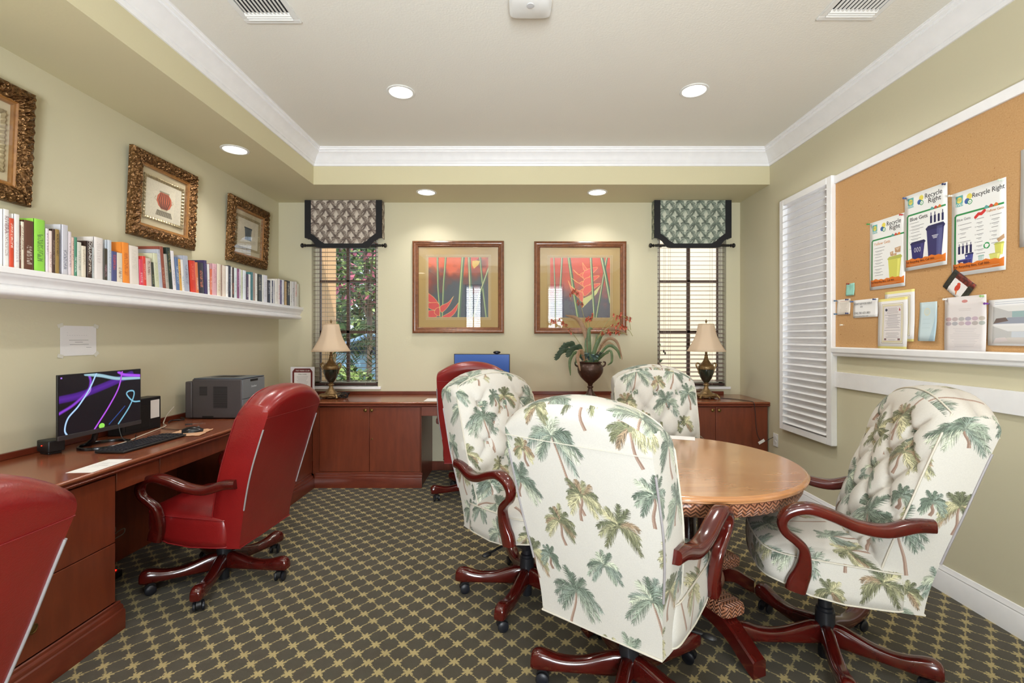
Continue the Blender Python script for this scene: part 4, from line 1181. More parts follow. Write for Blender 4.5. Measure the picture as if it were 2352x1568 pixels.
# ------------------------------------------------------------------ books
_bm = {}
def bookmat(c1, c2, seed):
    key = (c1, c2, seed % 3)
    if key in _bm: return _bm[key]
    t = NT('book_cover'); t.set(rough=0.45, coat=0.15)
    v = t.coord('UV'); sp = t.n('ShaderNodeSeparateXYZ'); t.l(v, sp.inputs[0])
    cb = t.n('ShaderNodeCombineXYZ'); t.l(t.math('MULTIPLY', sp.outputs[0], 3), cb.inputs[0]); t.l(t.math('MULTIPLY', sp.outputs[1], 55), cb.inputs[1]); cb.inputs[2].default_value = seed * 3.1
    nz = t.noise(1, 1, cb.outputs[0])
    a = t.math('GREATER_THAN', nz, 0.5)
    lo, hi = ((.2, .75), (.4, .9), (.12, .5))[seed % 3]
    a = t.math('MULTIPLY', a, t.math('LESS_THAN', t.math('ABSOLUTE', t.math('SUBTRACT', sp.outputs[0], .5)), .26))
    a = t.math('MULTIPLY', a, t.math('GREATER_THAN', sp.outputs[1], lo)); a = t.math('MULTIPLY', a, t.math('LESS_THAN', sp.outputs[1], hi))
    t.l(t.mix(t.math('MULTIPLY', a, 0.65), lin(c1), lin(c2)), t.b.inputs['Base Color'])
    _bm[key] = t.m
    return t.m
PAGES = flat('book_pages', (226, 218, 200), 0.8)
W_, CR, K_, NV = (226, 224, 222), (222, 212, 194), (30, 28, 30), (48, 46, 84)
G_ = (120, 118, 118)
BK = [  # left px, right px, top px, spine colour, print colour, words, depth, lean
 (9, 22, 481, W_, (150, 110, 110), 'tall white', .19, 0), (22.4, 33, 501.5, (206, 74, 48), (236, 220, 210), 'orange red', .16, 0), (34, 46, 492, W_, (190, 180, 190), 'tall cream white', .18, 0), (46, 49, 517, (96, 52, 40), CR, 'thin dark brown', .15, 0),
 (49, 56, 509, CR, (120, 60, 40), 'cream', .15, 0), (56.5, 79, 507, (92, 56, 42), (200, 190, 180), 'thick brown and black', .17, 0), (80, 105, 504, (140, 206, 74), (70, 110, 60), 'lime green', .19, 0), (106, 113, 525, (222, 212, 224), (150, 120, 140), 'pale lilac', .15, 0),
 (113, 120.5, 530, (226, 210, 206), (170, 120, 120), 'pale pink white', .15, 0), (121, 127.5, 526, (70, 48, 42), (150, 130, 120), 'dark brown', .15, 0), (128, 137, 527, (150, 122, 66), K_, 'yellow brown', .16, 0), (143, 157.5, 516.5, (196, 196, 206), (92, 92, 118), 'wide white and slate', .18, 0),
 (158, 165, 532, (214, 204, 208), (140, 110, 120), 'dusty pink white', .15, 0), (165, 171, 545, (216, 186, 174), (120, 90, 90), 'thin salmon', .15, 0), (171, 178, 545, (74, 136, 112), (226, 236, 230), 'teal green', .15, 0), (178, 188, 556, (206, 206, 196), (150, 156, 150), 'speckled pale', .14, 0),
 (188, 198.5, 565, CR, (170, 160, 140), 'short cream', .14, 0), (201, 212.5, 554, (58, 40, 34), (226, 214, 200), 'black and orange', .16, 0), (213, 217, 568, (180, 184, 184), G_, 'thin grey', .15, 0), (217, 238, 545.5, (226, 220, 218), (200, 190, 190), 'very broad white', .19, 0),
 (239, 248, 571, (66, 62, 52), (170, 130, 150), 'dark patterned', .15, 0), (248, 257, 551.5, (196, 204, 214), (150, 160, 175), 'pale blue grey', .18, 0), (257.5, 270, 577.5, (76, 82, 130), (206, 80, 70), 'blue violet', .14, 0), (270, 283, 581, CR, (110, 60, 50), 'cream paperback', .14, 1),
 (283.5, 299.5, 558, (234, 140, 52), (190, 90, 40), 'bright orange', .18, 2), (300, 321, 566, (222, 214, 206), (206, 200, 190), 'broad off white', .18, 2), (322, 330.5, 596, (214, 70, 96), (240, 200, 206), 'pink red', .13, 2), (330.5, 337.7, 589, (214, 62, 54), (236, 170, 160), 'scarlet', .14, 3),
 (338, 350, 594, (206, 192, 180), (104, 60, 52), 'brown and cream', .14, 3), (350.5, 357, 603, (50, 56, 48), (140, 150, 110), 'dark olive', .14, 5), (357.6, 367.5, 583, (206, 208, 180), (170, 180, 140), 'pale green', .16, 5), (367.5, 375, 574, (176, 182, 196), (220, 224, 232), 'silver', .17, 6),
 (375, 382.5, 567.5, (142, 74, 60), (200, 150, 120), 'reddish brown', .18, 6), (383, 389.7, 584.6, (176, 170, 160), (140, 136, 128), 'taupe', .16, 6), (390, 398.5, 570, (36, 52, 46), (150, 140, 90), 'dark bottle green', .18, 6), (398.5, 406, 577.5, (226, 222, 226), (190, 180, 190), 'leaning white', .17, 6),
 (407, 414, 592, (92, 116, 156), (200, 216, 230), 'steel blue', .14, 5), (414, 419.5, 596, (214, 164, 80), (60, 80, 110), 'yellow orange', .14, 5), (419.5, 425, 597, (226, 226, 226), (60, 140, 170), 'white and blue', .14, 5), (425.6, 437, 588.5, (170, 176, 192), (96, 100, 120), 'silver grey', .16, 5),
 (439, 452, 599.6, (208, 58, 42), (226, 110, 90), 'wide red', .15, 4), (452, 457.7, 603, (214, 120, 74), W_, 'orange and white', .14, 4), (458, 470, 604, (48, 48, 62), (206, 120, 90), 'black and blue', .14, 3), (471, 478, 598.5, (62, 52, 96), (90, 84, 130), 'indigo', .17, 3),
 (478.5, 483, 607, W_, G_, 'thin white', .15, 2), (483, 488, 617.7, (214, 110, 80), (240, 200, 180), 'small orange pink', .13, 0), (488, 499, 606, (214, 168, 178), (190, 130, 140), 'pink', .16, 0), (499.6, 507.7, 606, CR, (190, 160, 120), 'banded cream', .15, 0), (507.7, 511, 608, (160, 136, 122), (90, 60, 56), 'thin tan brown', .15, 0),
 (511, 520, 610, (220, 208, 196), (200, 186, 170), 'broad beige', .15, 0), (520, 525, 611, (232, 232, 232), (150, 150, 156), 'bright white', .15, 0), (525, 531, 610, (42, 44, 62), (120, 130, 150), 'black blue', .15, 0), (531, 533.7, 613, W_, K_, 'very thin white', .15, 0), (533.7, 538.6, 614, (62, 44, 44), (206, 130, 100), 'black and copper', .15, 0),
 (538.6, 545, 615.5, (210, 222, 226), (150, 170, 180), 'ice blue', .15, 0), (545.6, 550.5, 617, (130, 76, 112), (190, 150, 180), 'plum', .15, 0), (550.5, 553.8, 618, (206, 196, 210), G_, 'thin lavender', .15, 0), (553.8, 558.6, 620, (196, 204, 182), (150, 160, 140), 'sage', .15, 0),
 (558.6, 566, 621, (216, 222, 232), (180, 186, 200), 'bluish white', .15, 0), (567, 571.7, 629.6, (72, 58, 84), (206, 190, 200), 'dark purple', .13, 0), (571.7, 576, 630, W_, (190, 190, 200), 'short white', .13, 0), (576.5, 582, 625, (58, 110, 116), (90, 140, 140), 'teal', .15, 0), (582, 586.8, 626, (164, 142, 130), (120, 100, 90), 'mocha', .15, 0),
 (587, 591.7, 628, (220, 222, 218), (170, 176, 170), 'off white', .15, 0), (591.7, 603, 630, (34, 38, 32), (150, 140, 120), 'thick black', .15, 0), (603, 605.8, 631, (226, 226, 220), G_, 'slim white', .15, 0), (605.8, 615, 632, (212, 212, 222), (180, 180, 190), 'broad light grey', .15, 0),
 (615.6, 622, 643.7, (40, 40, 52), (170, 170, 180), 'short black', .13, 0), (622, 625, 644, W_, G_, 'narrow white', .13, 0), (625, 627.5, 644, (46, 52, 84), W_, 'narrow navy', .13, 0), (627.5, 632.4, 644, (196, 196, 200), (120, 120, 130), 'light grey', .13, 0), (632.4, 639.4, 641.5, (230, 228, 222), (200, 180, 170), 'ivory', .14, 0),
 (639.4, 643.8, 640.5, (224, 216, 214), (196, 70, 66), 'white with red', .15, 0), (644, 648, 643, (92, 78, 116), (150, 140, 170), 'mauve', .14, 0), (648, 653.5, 643, (222, 222, 232), (160, 160, 176), 'cool white', .14, 0), (654.6, 659.5, 646, (186, 156, 106), (140, 110, 70), 'tan', .13, 0),
 (659.5, 667, 645, (36, 34, 32), (206, 196, 170), 'glossy black', .14, 0), (667, 671, 646, (228, 228, 224), G_, 'chalk white', .14, 0), (671, 677, 647, (216, 216, 220), (120, 120, 126), 'grey printed white', .14, 0), (677.5, 683, 647, (222, 218, 218), (206, 70, 66), 'red footed white', .14, 0), (683, 688, 652, (200, 200, 190), (170, 170, 160), 'greyish white', .13, 0)]
XS = XL + .232
labs = {}
edge = None
for i, (u0, u1, vt, c1, c2, desc, dep, lean) in enumerate(BK):
    ya = XS * F / (u0 - CU); yb = XS * F / (u1 - CU)
    if edge is not None: ya = max(ya, edge + .0004)
    edge = yb
    tk = yb - ya; ym = (ya + yb) / 2
    hh = EYE + (CV - vt) * ym / F - ZB
    th = R(lean)
    m = MB()
    h2 = tk / 2; cv = min(.003, tk * .18)
    # covers and spine (rounded), page block set in
    m.box(-dep, -.004, -h2, -h2 + cv, 0, hh); m.box(-dep, -.004, h2 - cv, h2, 0, hh)
    pr = [(-.004, -h2), (-.001, -h2 * .8), (0, -h2 * .4), (0, h2 * .4), (-.001, h2 * .8), (-.004, h2), (-.007, h2), (-.007, -h2)]
    m.prism(pr, 0, hh)
    m.mi = 1; m.box(-dep + .005, -.007, -h2 + cv, h2 - cv, .003, hh - .004)
    pv = BK[i - 1][5] if i else None; nx = BK[i + 1][5] if i + 1 < len(BK) else None
    lb = desc + ' book ' + ('between the %s one and the %s one' % (pv, nx) if pv and nx else ('first in the row at the left edge' if not pv else 'last in the row by the corner'))
    o = m.build('book', [bookmat(c1, c2, i), PAGES], None, 30, uv=lambda c, n: ((c.y + h2) / tk, c.z / hh) if abs(n.x) > .5 else ((.05, .05)))
    o.location = (XS, ym, ZB + (tk / 2 * math.sin(th))); o.rotation_euler = (th, 0, 0)
    tag(o, lb, 'book', 'books in a row on the white wall shelf')
    if desc == 'black and orange':
        M = Matrix.Translation((.0006, 0, 0)) @ Matrix(((0, 0, 1, 0), (0, 1, 0, 0), (-1, 0, 0, 0), (0, 0, 0, 1)))
        M = Matrix.Translation((.0006, 0, 0)) @ Matrix(((0, 0, 1, 0), (1, 0, 0, 0), (0, 1, 0, 0), (0, 0, 0, 1))) @ Matrix.Rotation(R(-90), 4, 'Z')
        text('ROSLUND', .024, PAPER, o, -.205 + .0, -.008, 0, name='spine_lettering', M=Matrix.Translation((.0006, 0, 0)) @ Matrix(((0, 0, 1, 0), (1, 0, 0, 0), (0, 1, 0, 0), (0, 0, 0, 1))) @ Matrix.Rotation(R(-90), 4, 'Z'))
    if i == 0:
        text('RIVIERA', .022, flat('faded_print', (150, 120, 124)), o, -.225, -.008, 0, name='spine_lettering', M=Matrix.Translation((.0006, 0, 0)) @ Matrix(((0, 0, 1, 0), (1, 0, 0, 0), (0, 1, 0, 0), (0, 0, 0, 1))) @ Matrix.Rotation(R(-90), 4, 'Z'))
# small wire stand behind the books
w = empty('wire_bookend', (XL + .05, 3.78, ZB), label='small black wire bookend peeking above the cream books', cat='bookend')
MB().tube([(0, -.06, 0), (0, -.06, .235), (0, .055, .245), (0, .06, 0)], .003, 8).build('wire_frame', BLACK, w)
MB().tube([(0, .02 * math.cos(a) - .02, .205 + .02 * math.sin(a)) for a in [k * .5 for k in range(12)]], .002, 6).build('wire_scroll', BLACK, w)

# ------------------------------------------------------------------ things on the left worktop
def monitor(name, label, corners, scr, stand, tilt_back=0):
    """corners: bottom-left, bottom-right in x,y ; bottom z, height"""
    (x0, y0), (x1, y1), zb, H = corners
    W = math.hypot(x1 - x0, y1 - y0); ang = math.atan2(y1 - y0, x1 - x0)
    w = empty(name, ((x0 + x1) / 2, (y0 + y1) / 2, ZT), ang, label=label, cat='monitor')
    z0 = zb - ZT
    MB().box(-W / 2, W / 2, 0, .010, z0, z0 + H).box(-W / 2 + .05, W / 2 - .05, .010, .038, z0 + .03, z0 + H * .62).build('housing', BLACK, w, bevel=.002)
    MB().box(-W / 2, W / 2, -.003, .001, z0, z0 + .022).build('chin_bezel', flat('monitor_chin', (58, 54, 56), .35), w, bevel=.001)
    a, b = W / 2 - .006, H
    MB().quad((-a, -.0008, z0 + .023), (a, -.0008, z0 + .023), (a, -.0008, z0 + H - .006), (-a, -.0008, z0 + H - .006)).build('screen', scr, w, smooth=None, uv=lambda c, n: ((c.x + a) / (2 * a), (c.z - z0 - .023) / (H - .029)))
    if stand == 'ring':
        P = [(.115 * math.cos(q), -.01 + .10 * math.sin(q), .006) for q in [2 * math.pi * k / 36 for k in range(36)]]
        MB().tube(P, .011, 8, .55, up=(0, 0, 1), closed=True).build('stand_ring', BLACKG, w)
        MB().tube([(0, .085, .008), (0, .05, z0 * .5), (0, .03, z0 + .06)], [.016, .014, .014], 10).build('stand_neck', BLACKG, w)
        text('.', .01, PAPER, w, 0, 0, -1) if False else None
    else:
        MB().lathe([(.11, 0), (.11, .006), (.10, .011), (.02, .014)], 30, c=(0, .04, 0)).build('stand_foot', BLACK, w)
        MB().box(-.02, .02, .045, .06, .01, z0 + .12).build('stand_neck', BLACK, w, bevel=.004)
    return w
monitor('computer_monitor', 'black monitor with purple and blue neon line wallpaper on the left worktop', ((-2.262, 2.318), (-2.238, 2.80), .858, .325), SCREEN, 'ring')
mon2 = monitor('computer_monitor', 'monitor with plain blue desktop on the back worktop', ((-.625, 4.60), (-.080, 4.55), .875, .332), SCREEN2, 'foot')

w = empty('webcam', (-.205, 4.552, 1.207), .09, label='black webcam clipped on top of the blue monitor', cat='webcam')
MB().sphere((0, -.006, .016), .036, 18, 10, (1, .5, .42)).build('camera_body', BLACKG, w)
MB().lathe([(.010, 0), (.010, .004), (.003, .005)], 14, M=Matrix.Translation((0, -.022, .018)) @ Matrix.Rotation(R(90), 4, 'X')).build('lens', flat('lens_dark', (40, 44, 60), .1), w)
MB().box(-.012, .012, -.004, .022, -.002, .006).build('clip', BLACK, w)

# keyboard with its keys
def keyboard(x, y, rz, label, full):
    w = empty('keyboard', (x, y, ZT), rz, label=label, cat='keyboard')
    L, D = .43, .155
    MB().prism([(-L / 2, -D / 2), (L / 2, -D / 2), (L / 2, D / 2), (-L / 2, D / 2)], .002, .014).build('keyboard_base', BLACK, w, bevel=.004)
    key = MB(); key.rings([[(-.0078, -.0078, 0), (.0078, -.0078, 0), (.0078, .0078, 0), (-.0078, .0078, 0)], [(-.0062, -.0062, .007), (.0062, -.0062, .007), (.0062, .0062, .007), (-.0062, .0062, .007)]])
    km = flat('key_plastic', (38, 38, 46), .4)
    if full:
        me = key.mesh('key', km, None)
        for r_ in range(6):
            for c_ in range(21):
                if r_ == 0 and 3 < c_ < 9: continue
                if c_ in (14, 18) : continue
                o = link('key', me, None, w, loc=(-L / 2 + .018 + c_ * .0197, -D / 2 + .020 + r_ * .0222, .014))
                if c_ >= 15 and r_ == 5 and c_ > 17: o.scale = (.8, .8, .8)
        o = MB().box(-.045, .045, -.007, .007, 0, .006).build('space_bar', km, w, bevel=.001, loc=(-L / 2 + .135, -D / 2 + .020, .014))
    else:
        m = MB()
        for r_ in range(6):
            for c_ in range(20): m.box(-L / 2 + .012 + c_ * .0205, -L / 2 + .028 + c_ * .0205, -D / 2 + .012 + r_ * .022, -D / 2 + .028 + r_ * .022, .014, .020)
        m.build('key_bed', km, w)
    return w
keyboard(-2.06, 2.60, R(88), 'black keyboard lying in front of the lit left monitor', True)
keyboard(-.19, 4.44, R(-2), 'small black keyboard on the back worktop, partly behind a palm chair', False)

def mouse(x, y, rz, label):
    w = empty('computer_mouse', (x, y, ZT + .003), rz, label=label, cat='mouse')
    m = MB(); rs = []
    for k in range(9):
        t_ = k / 8; yy = -.055 + .11 * t_; ww = .032 * math.sin(math.pi * (.12 + .76 * t_)) ** .5; hh = .034 * math.sin(math.pi * (.1 + .72 * t_)) ** .8
        rs.append([(ww * math.cos(a), yy, max(0, hh * math.sin(a))) for a in [math.pi * j / 10 for j in range(11)]])
    m.rings(rs, True).build('mouse_shell', BLACKG, w, 60, recalc=True)
    MB().lathe([(.006, -.003), (.006, .003)], 12, M=Matrix.Translation((0, -.03, .027)) @ Matrix.Rotation(R(90), 4, 'Y')).build('scroll_wheel', flat('wheel_grey', (90, 90, 94)), w)
mouse(-2.02, 2.93, R(120), 'black mouse on the crumpled pad by the left keyboard')
mouse(.118, 4.50, R(20), 'black mouse on the back worktop beside the small keyboard')
# crumpled mouse mat
rr = random.Random(4); m = MB(); n = 10; vs = []
for j in range(n + 1):
    for i in range(n + 1):
        x = (i / n - .5) * .19; y = (j / n - .5) * .22
        vs.append((x + rr.uniform(-.004, .004), y + rr.uniform(-.006, .006), .0015 + .003 * abs(math.sin(i * 1.3 + j * .7)) * (1 if i in (0, n) or j in (0, n) else .4)))
m.add(vs, [(j * (n + 1) + i, j * (n + 1) + i + 1, (j + 1) * (n + 1) + i + 1, (j + 1) * (n + 1) + i) for j in range(n) for i in range(n)])
o = m.build('mouse_mat', mottled('mouse_mat_print', (196, 128, 78), (222, 190, 160), 9, .7, 0), smooth=60); o.location = (-2.02, 2.90, ZT); o.rotation_euler = (0, 0, R(14))
tag(o, 'worn orange and lilac mouse mat with curled edges by the left keyboard', 'mouse mat')
# papers
o = MB().box(-.055, .055, -.115, .115, 0, .0006).build('paper_sheet', PAPER, smooth=None); o.location = (-1.915, 2.165, ZT + .0006); o.rotation_euler = (0, 0, R(3))
tag(o, 'white paper slip on the left worktop edge in front of the keyboard', 'paper')
for k in range(7): MB().box(-.035, .035 - (k % 3) * .012, -.0008, .0008, .0006, .0008).build('printed_line', INKG, o, loc=(0, -.06 + k * .018, 0)) if k > 1 else None
o = MB().box(-.14, .14, -.10, .10, 0, .0006).build('paper_sheet', PAPER, smooth=None); o.location = (-.73, 4.44, ZT + .0006)
tag(o, 'white sheet of paper on the back worktop left of the palm chair', 'paper')
# small black speaker box with a red light
w = empty('small_speaker', (-2.375, 2.40, ZT), R(-20), label='small black box with a red light at the near side of the left monitor', cat='speaker')
MB().box(-.05, .05, -.035, .035, .012, .070).build('speaker_body', BLACK, w, bevel=.006)
MB().box(-.035, .035, -.028, .028, .0, .012).build('speaker_foot', BLACK, w, bevel=.003)
MB().sphere((-.004, -.0355, .045), .0028, 8, 6).build('indicator_light', emis('red_led', (255, 40, 20), 4), w)
# compact desktop pc
w = empty('desktop_computer', (-2.395, 2.955, ZT), label='compact black desktop computer with white label behind the left monitor', cat='computer')
MB().box(-.045, .045, -.15, .15, 0, .205).build('computer_case', BLACK, w, bevel=.004)
MB().box(.0455, .0462, .062, .135, .07, .185).build('paper_label', PAPER, w)
MB().box(.0455, .047, -.13, .045, .02, .16).build('vent_panel', DARKP, w)
# laser printer
w = empty('laser_printer', (-2.195, 3.55, ZT), label='dark grey laser printer on the left worktop', cat='printer')
hx, hy, hz = .205, .150, .288
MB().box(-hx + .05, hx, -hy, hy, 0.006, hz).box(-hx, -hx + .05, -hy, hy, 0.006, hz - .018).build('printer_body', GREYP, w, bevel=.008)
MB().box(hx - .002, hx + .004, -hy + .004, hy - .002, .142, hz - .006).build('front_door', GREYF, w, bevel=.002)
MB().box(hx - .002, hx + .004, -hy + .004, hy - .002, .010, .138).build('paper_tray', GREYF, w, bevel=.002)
MB().box(-hx + .06, hx + .002, -hy + .003, hy - .003, hz - .002, hz + .006).build('top_cover', flat('printer_top', (70, 80, 92), .3), w, bevel=.003)
MB().box(-.07, .10, -.07, .08, hz + .0055, hz + .0068).build('output_slot', DARKP, w)
MB().box(hx + .003, hx + .0055, -.05, .05, hz - .026, hz - .010).build('door_latch', DARKP, w)
MB().box(hx + .003, hx + .0055, -.05, .06, .008, .040).build('tray_handle', DARKP, w)
for (a, b, c_, d) in ((-.10, -.045, .17, .235), (.0, .10, .08, .235)):
    v_ = MB(); q = c_
    while q < d: v_.box(a, b, -hy - .0012, -hy, q, q + .003); q += .006
    v_.build('vent_grille', DARKP, w)
MB().box(-.08, .0, -hy - .0015, -hy, .006, .022).build('grip_recess', DARKP, w)
text('brother', .022, flat('logo_silver', (200, 204, 210), .3), w, 0, 0, 0, align='CENTER', name='logo_lettering', M=Matrix.Translation((hx + .0042, 0, .218)) @ Matrix(((0, 0, 1, 0), (1, 0, 0, 0), (0, 1, 0, 0), (0, 0, 0, 1))))
# cables
def cable(pts, r, mat, label, name='power_cable'):
    o = MB().tube(crom(pts, 8), r, 7).build(name, mat, smooth=80)
    tag(o, label, 'cable'); return o
z = ZT + .004
cable([(-2.405, 3.30, z + .1), (-2.43, 3.27, z + .05), (-2.42, 3.22, z), (-2.33, 3.12, z), (-2.28, 2.95, z), (-2.24, 2.80, z), (-2.20, 2.66, z), (-2.18, 2.52, z)], .0035, CABLEW, 'cream white cable running from the printer to the lit monitor')
cable([(-2.36, 3.08, z), (-2.25, 3.02, z), (-2.16, 2.99, z), (-2.05, 2.97, z + .006)], .0018, CABLEB, 'thin black mouse cable on the left worktop')
cable([(-2.40, 3.24, z), (-2.42, 3.30, z + .004), (-2.38, 3.36, z), (-2.42, 3.39, z + .01)], .005, CABLEB, 'black power cable bunched beside the printer')
cable([(-2.22, 2.62, z + .10), (-2.18, 2.60, z + .03), (-2.16, 2.64, z), (-2.22, 2.74, z), (-2.30, 2.84, z)], .0025, CABLEB, 'black cable looping under the lit monitor')
w = empty('usb_dongle', (-2.22, 3.18, ZT), R(25), label='small dark dongle with a silver chain on the left worktop', cat='dongle')
MB().box(-.02, .02, -.006, .006, 0, .008).build('plug_body', BLACK, w, bevel=.001)
MB().tube(crom([(.02, 0, .003), (.04, .01, .003), (.06, -.004, .003), (.075, .012, .003), (.095, .004, .003)], 6), .0015, 5).build('chain', CHROME, w)
w = empty('cable_bundle', (-2.16, 2.50, 0), label='grey cable tied in a bow hanging under the left worktop', cat='cable')
P = [(-.2, -.16, .42), (-.12, -.1, .36), (-.06, -.04, .31), (0, 0, .29)]
m = MB().tube(crom(P, 6), .003, 6)
for a in (0.3, 1.2, 2.2, 3.4, 4.6):
    m.tube(crom([(0, 0, .29), (.02 * math.cos(a), .06 * math.cos(a), .29 + .05 * math.sin(a)), (.01, .09 * math.cos(a + .25), .29 + .07 * math.sin(a + .25)), (0, .05 * math.cos(a + .5), .29 + .04 * math.sin(a + .5)), (0, 0, .29)], 6), .0025, 6)
m.build('tied_cable', flat('grey_cable', (130, 126, 120)), w, 80)
w = empty('power_strip', (-2.30, 2.55, 0), R(90), label='black power strip with a red switch light on the floor of the kneehole', cat='power strip')
MB().box(-.16, .16, -.03, .03, .002, .04).build('strip_body', BLACK, w, bevel=.004)
MB().box(.13, .145, -.008, .008, .04, .044).build('switch_light', emis('red_switch', (255, 30, 16), 3), w)

# sign in the corner
w = empty('sign_holder', (-2.10, 4.60, ZT), R(0), label='clear sign holder with a maroon bordered welcome sheet near the left window', cat='sign')
MB().box(-.116, .116, -.004, .004, .003, .300).build('acrylic_holder', flat('acrylic_white', (222, 222, 226), .15), w, bevel=.001)
MB().box(-.116, .116, -.02, .06, 0, .003).build('holder_foot', flat('acrylic_white', (222, 222, 226), .15), w)
rc = [(-.098, .0), (.098, 0), (.098, .255), (.075, .285), (-.075, .285), (-.098, .255)]
m = MB(); m.add([(x, -.0045, z) for x, z in rc], [tuple(range(6))]); m.build('maroon_border', MAROON, w, smooth=None)
MB().box(-.080, .080, -.0052, -.0046, .0, .246).build('printed_sheet', PAPER, w)
RX = Matrix.Rotation(R(90), 4, 'X')
text('THE VISERE CLUB', .0175, PAPER, w, 0, .258, .0052, 'CENTER', 'sign_lettering', M=RX, shear=.2)
text('WELCOME', .017, INKG, w, 0, .222, .0060, 'CENTER', 'sign_lettering', M=RX)
for k in range(10): MB().box(-.055 + (k % 3) * .006, .055 - (k % 4) * .006, -.0058, -.0053, .205 - k * .013, .207 - k * .013).build('text_line', INKG, w)

# table lamps
def table_lamp(x, y, label):
    w = empty('table_lamp', (x, y, ZT), label=label, cat='lamp', group='urn table lamps in front of the windows')
    m = MB()
    for s in range(2):
        k = .5 + s * .0
    foot = []
    for zz, r_ in ((.022, .100), (.030, .102), (.040, .094), (.046, .080)):
        foot.append([(r_ * math.copysign(abs(math.cos(a)) ** .6, math.cos(a)), r_ * math.copysign(abs(math.sin(a)) ** .6, math.sin(a)), zz + .004 * math.sin(8 * a)) for a in [2 * math.pi * j / 48 for j in range(48)]])
    m.rings(foot)
    for a in (45, 135, 225, 315):
        c_, s_ = math.cos(R(a)), math.sin(R(a))
        m.tube([(c_ * .105, s_ * .105, .036), (c_ * .122, s_ * .122, .020), (c_ * .132, s_ * .132, .006)], [.014, .010, .012], 8)
    for a in range(0, 360, 45):
        m.tube([(.09 * math.cos(R(a + q)), .09 * math.sin(R(a + q)), .024 - .010 * math.sin(math.pi * q / 40)) for q in range(0, 41, 8)], .006, 6)
    m.build('footed_base', LAMPG, w, 50, recalc=True)
    MB().lathe([(.062, .046), (.058, .052), (.040, .066), (.026, .085), (.019, .105), (.018, .118), (.028, .124), (.028, .132), (.018, .138), (.022, .150)], 30, rfun=lambda a, z: 1 + .05 * math.cos(10 * a) * (z < .1)).build('stem', LAMPG, w, 60)
    MB().lathe([(.020, .148), (.034, .165), (.052, .195), (.064, .230), (.070, .262), (.071, .280)], 32).build('urn_body', LAMPU, w, 60)
    MB().lathe([(.071, .278), (.074, .282), (.074, .306), (.070, .312), (.060, .322), (.044, .338), (.030, .358), (.020, .380), (.016, .400), (.014, .405), (.018, .412), (.011, .420), (.011, .475)], 32).build('urn_neck', LAMPG, w, 60)
    for s in (-1, 1):
        P = crom([(s * .070, 0, .235), (s * .076, 0, .27), (s * .090, 0, .300), (s * .096, 0, .322), (s * .084, 0, .338), (s * .068, 0, .330), (s * .068, 0, .312)], 5)
        MB().tube(P, [.005 + .004 * math.sin(math.pi * i / (len(P) - 1)) for i in range(len(P))], 8).build('handle', LAMPG, w)
    prof = [(.186, .455), (.168, .482), (.145, .52), (.122, .56), (.104, .60), (.090, .65), (.080, .70), (.074, .715)]
    sh = MB(); n = 48
    rs = [[(r_ * (1 - .045 * abs(math.sin(4 * a)) ** 1.0) * math.cos(a), r_ * (1 - .045 * abs(math.sin(4 * a))) * math.sin(a), zz) for a in [2 * math.pi * k / n for k in range(n)]] for r_, zz in prof]
    sh.rings(rs, True, False, False)
    so = sh.build('lamp_shade', SHADE, w, 50)
    sm = so.modifiers.new('thickness', 'SOLIDIFY'); sm.thickness = .002
    for zz, r_ in ((.455, .186), (.715, .074)):
        MB().tube([(r_ * (1 - .045 * abs(math.sin(4 * a))) * math.cos(a), r_ * (1 - .045 * abs(math.sin(4 * a))) * math.sin(a), zz) for a in [2 * math.pi * k / n for k in range(n)]], .003, 6, up=(0, 0, 1), closed=True).build('shade_binding', flat('shade_binding', (206, 180, 150)), so)
    MB().tube([(0, 0, .470), (0, 0, .735)], .003, 6).lathe([(.004, .728), (.009, .736), (.010, .744), (.005, .756), (.001, .764)], 12).build('finial', LAMPG, w)
    m = MB(); 
    for a in (0, 120, 240): m.tube([(0, 0, .712), (.072 * math.cos(R(a)), .072 * math.sin(R(a)), .712)], .0015, 5)
    m.build('shade_spider', BRASS, w)
table_lamp(-1.815, 4.58, 'urn table lamp with cream bell shade in front of the left window')
table_lamp(1.825, 4.58, 'urn table lamp with cream bell shade in front of the right window')
rr = random.Random(9)
P = [(-1.70 + .05 * math.cos(k * 1.7) + .002 * k, 4.55 + .045 * math.sin(k * 2.3), ZT + .008 + .016 * (k % 4)) for k in range(16)]
cable([(-1.76, 4.56, z + .01)] + P, .004, CABLEB, 'coiled black lamp cord beside the left lamp base', 'lamp_cord')
cable([(1.93, 4.56, z), (2.02, 4.50, z), (2.08, 4.42, z), (2.12, 4.32, z), (2.135, 4.272, z - .01), (2.14, 4.262, .70), (2.16, 4.265, .50), (2.20, 4.25, .43), (2.26, 4.235, .458), (2.283, 4.222, .476)], .0028, CABLEB, 'thin dark lamp cord running over the worktop edge to the outlet', 'lamp_cord')
o = MB().box(-.012, .012, -.002, .002, -.03, .03).build('cord_tag', PAPER, smooth=None); o.location = (2.19, 4.245, .43); o.rotation_euler = (0, R(60), 0)
tag(o, 'small white tag on the lamp cord near the outlet', 'tag')

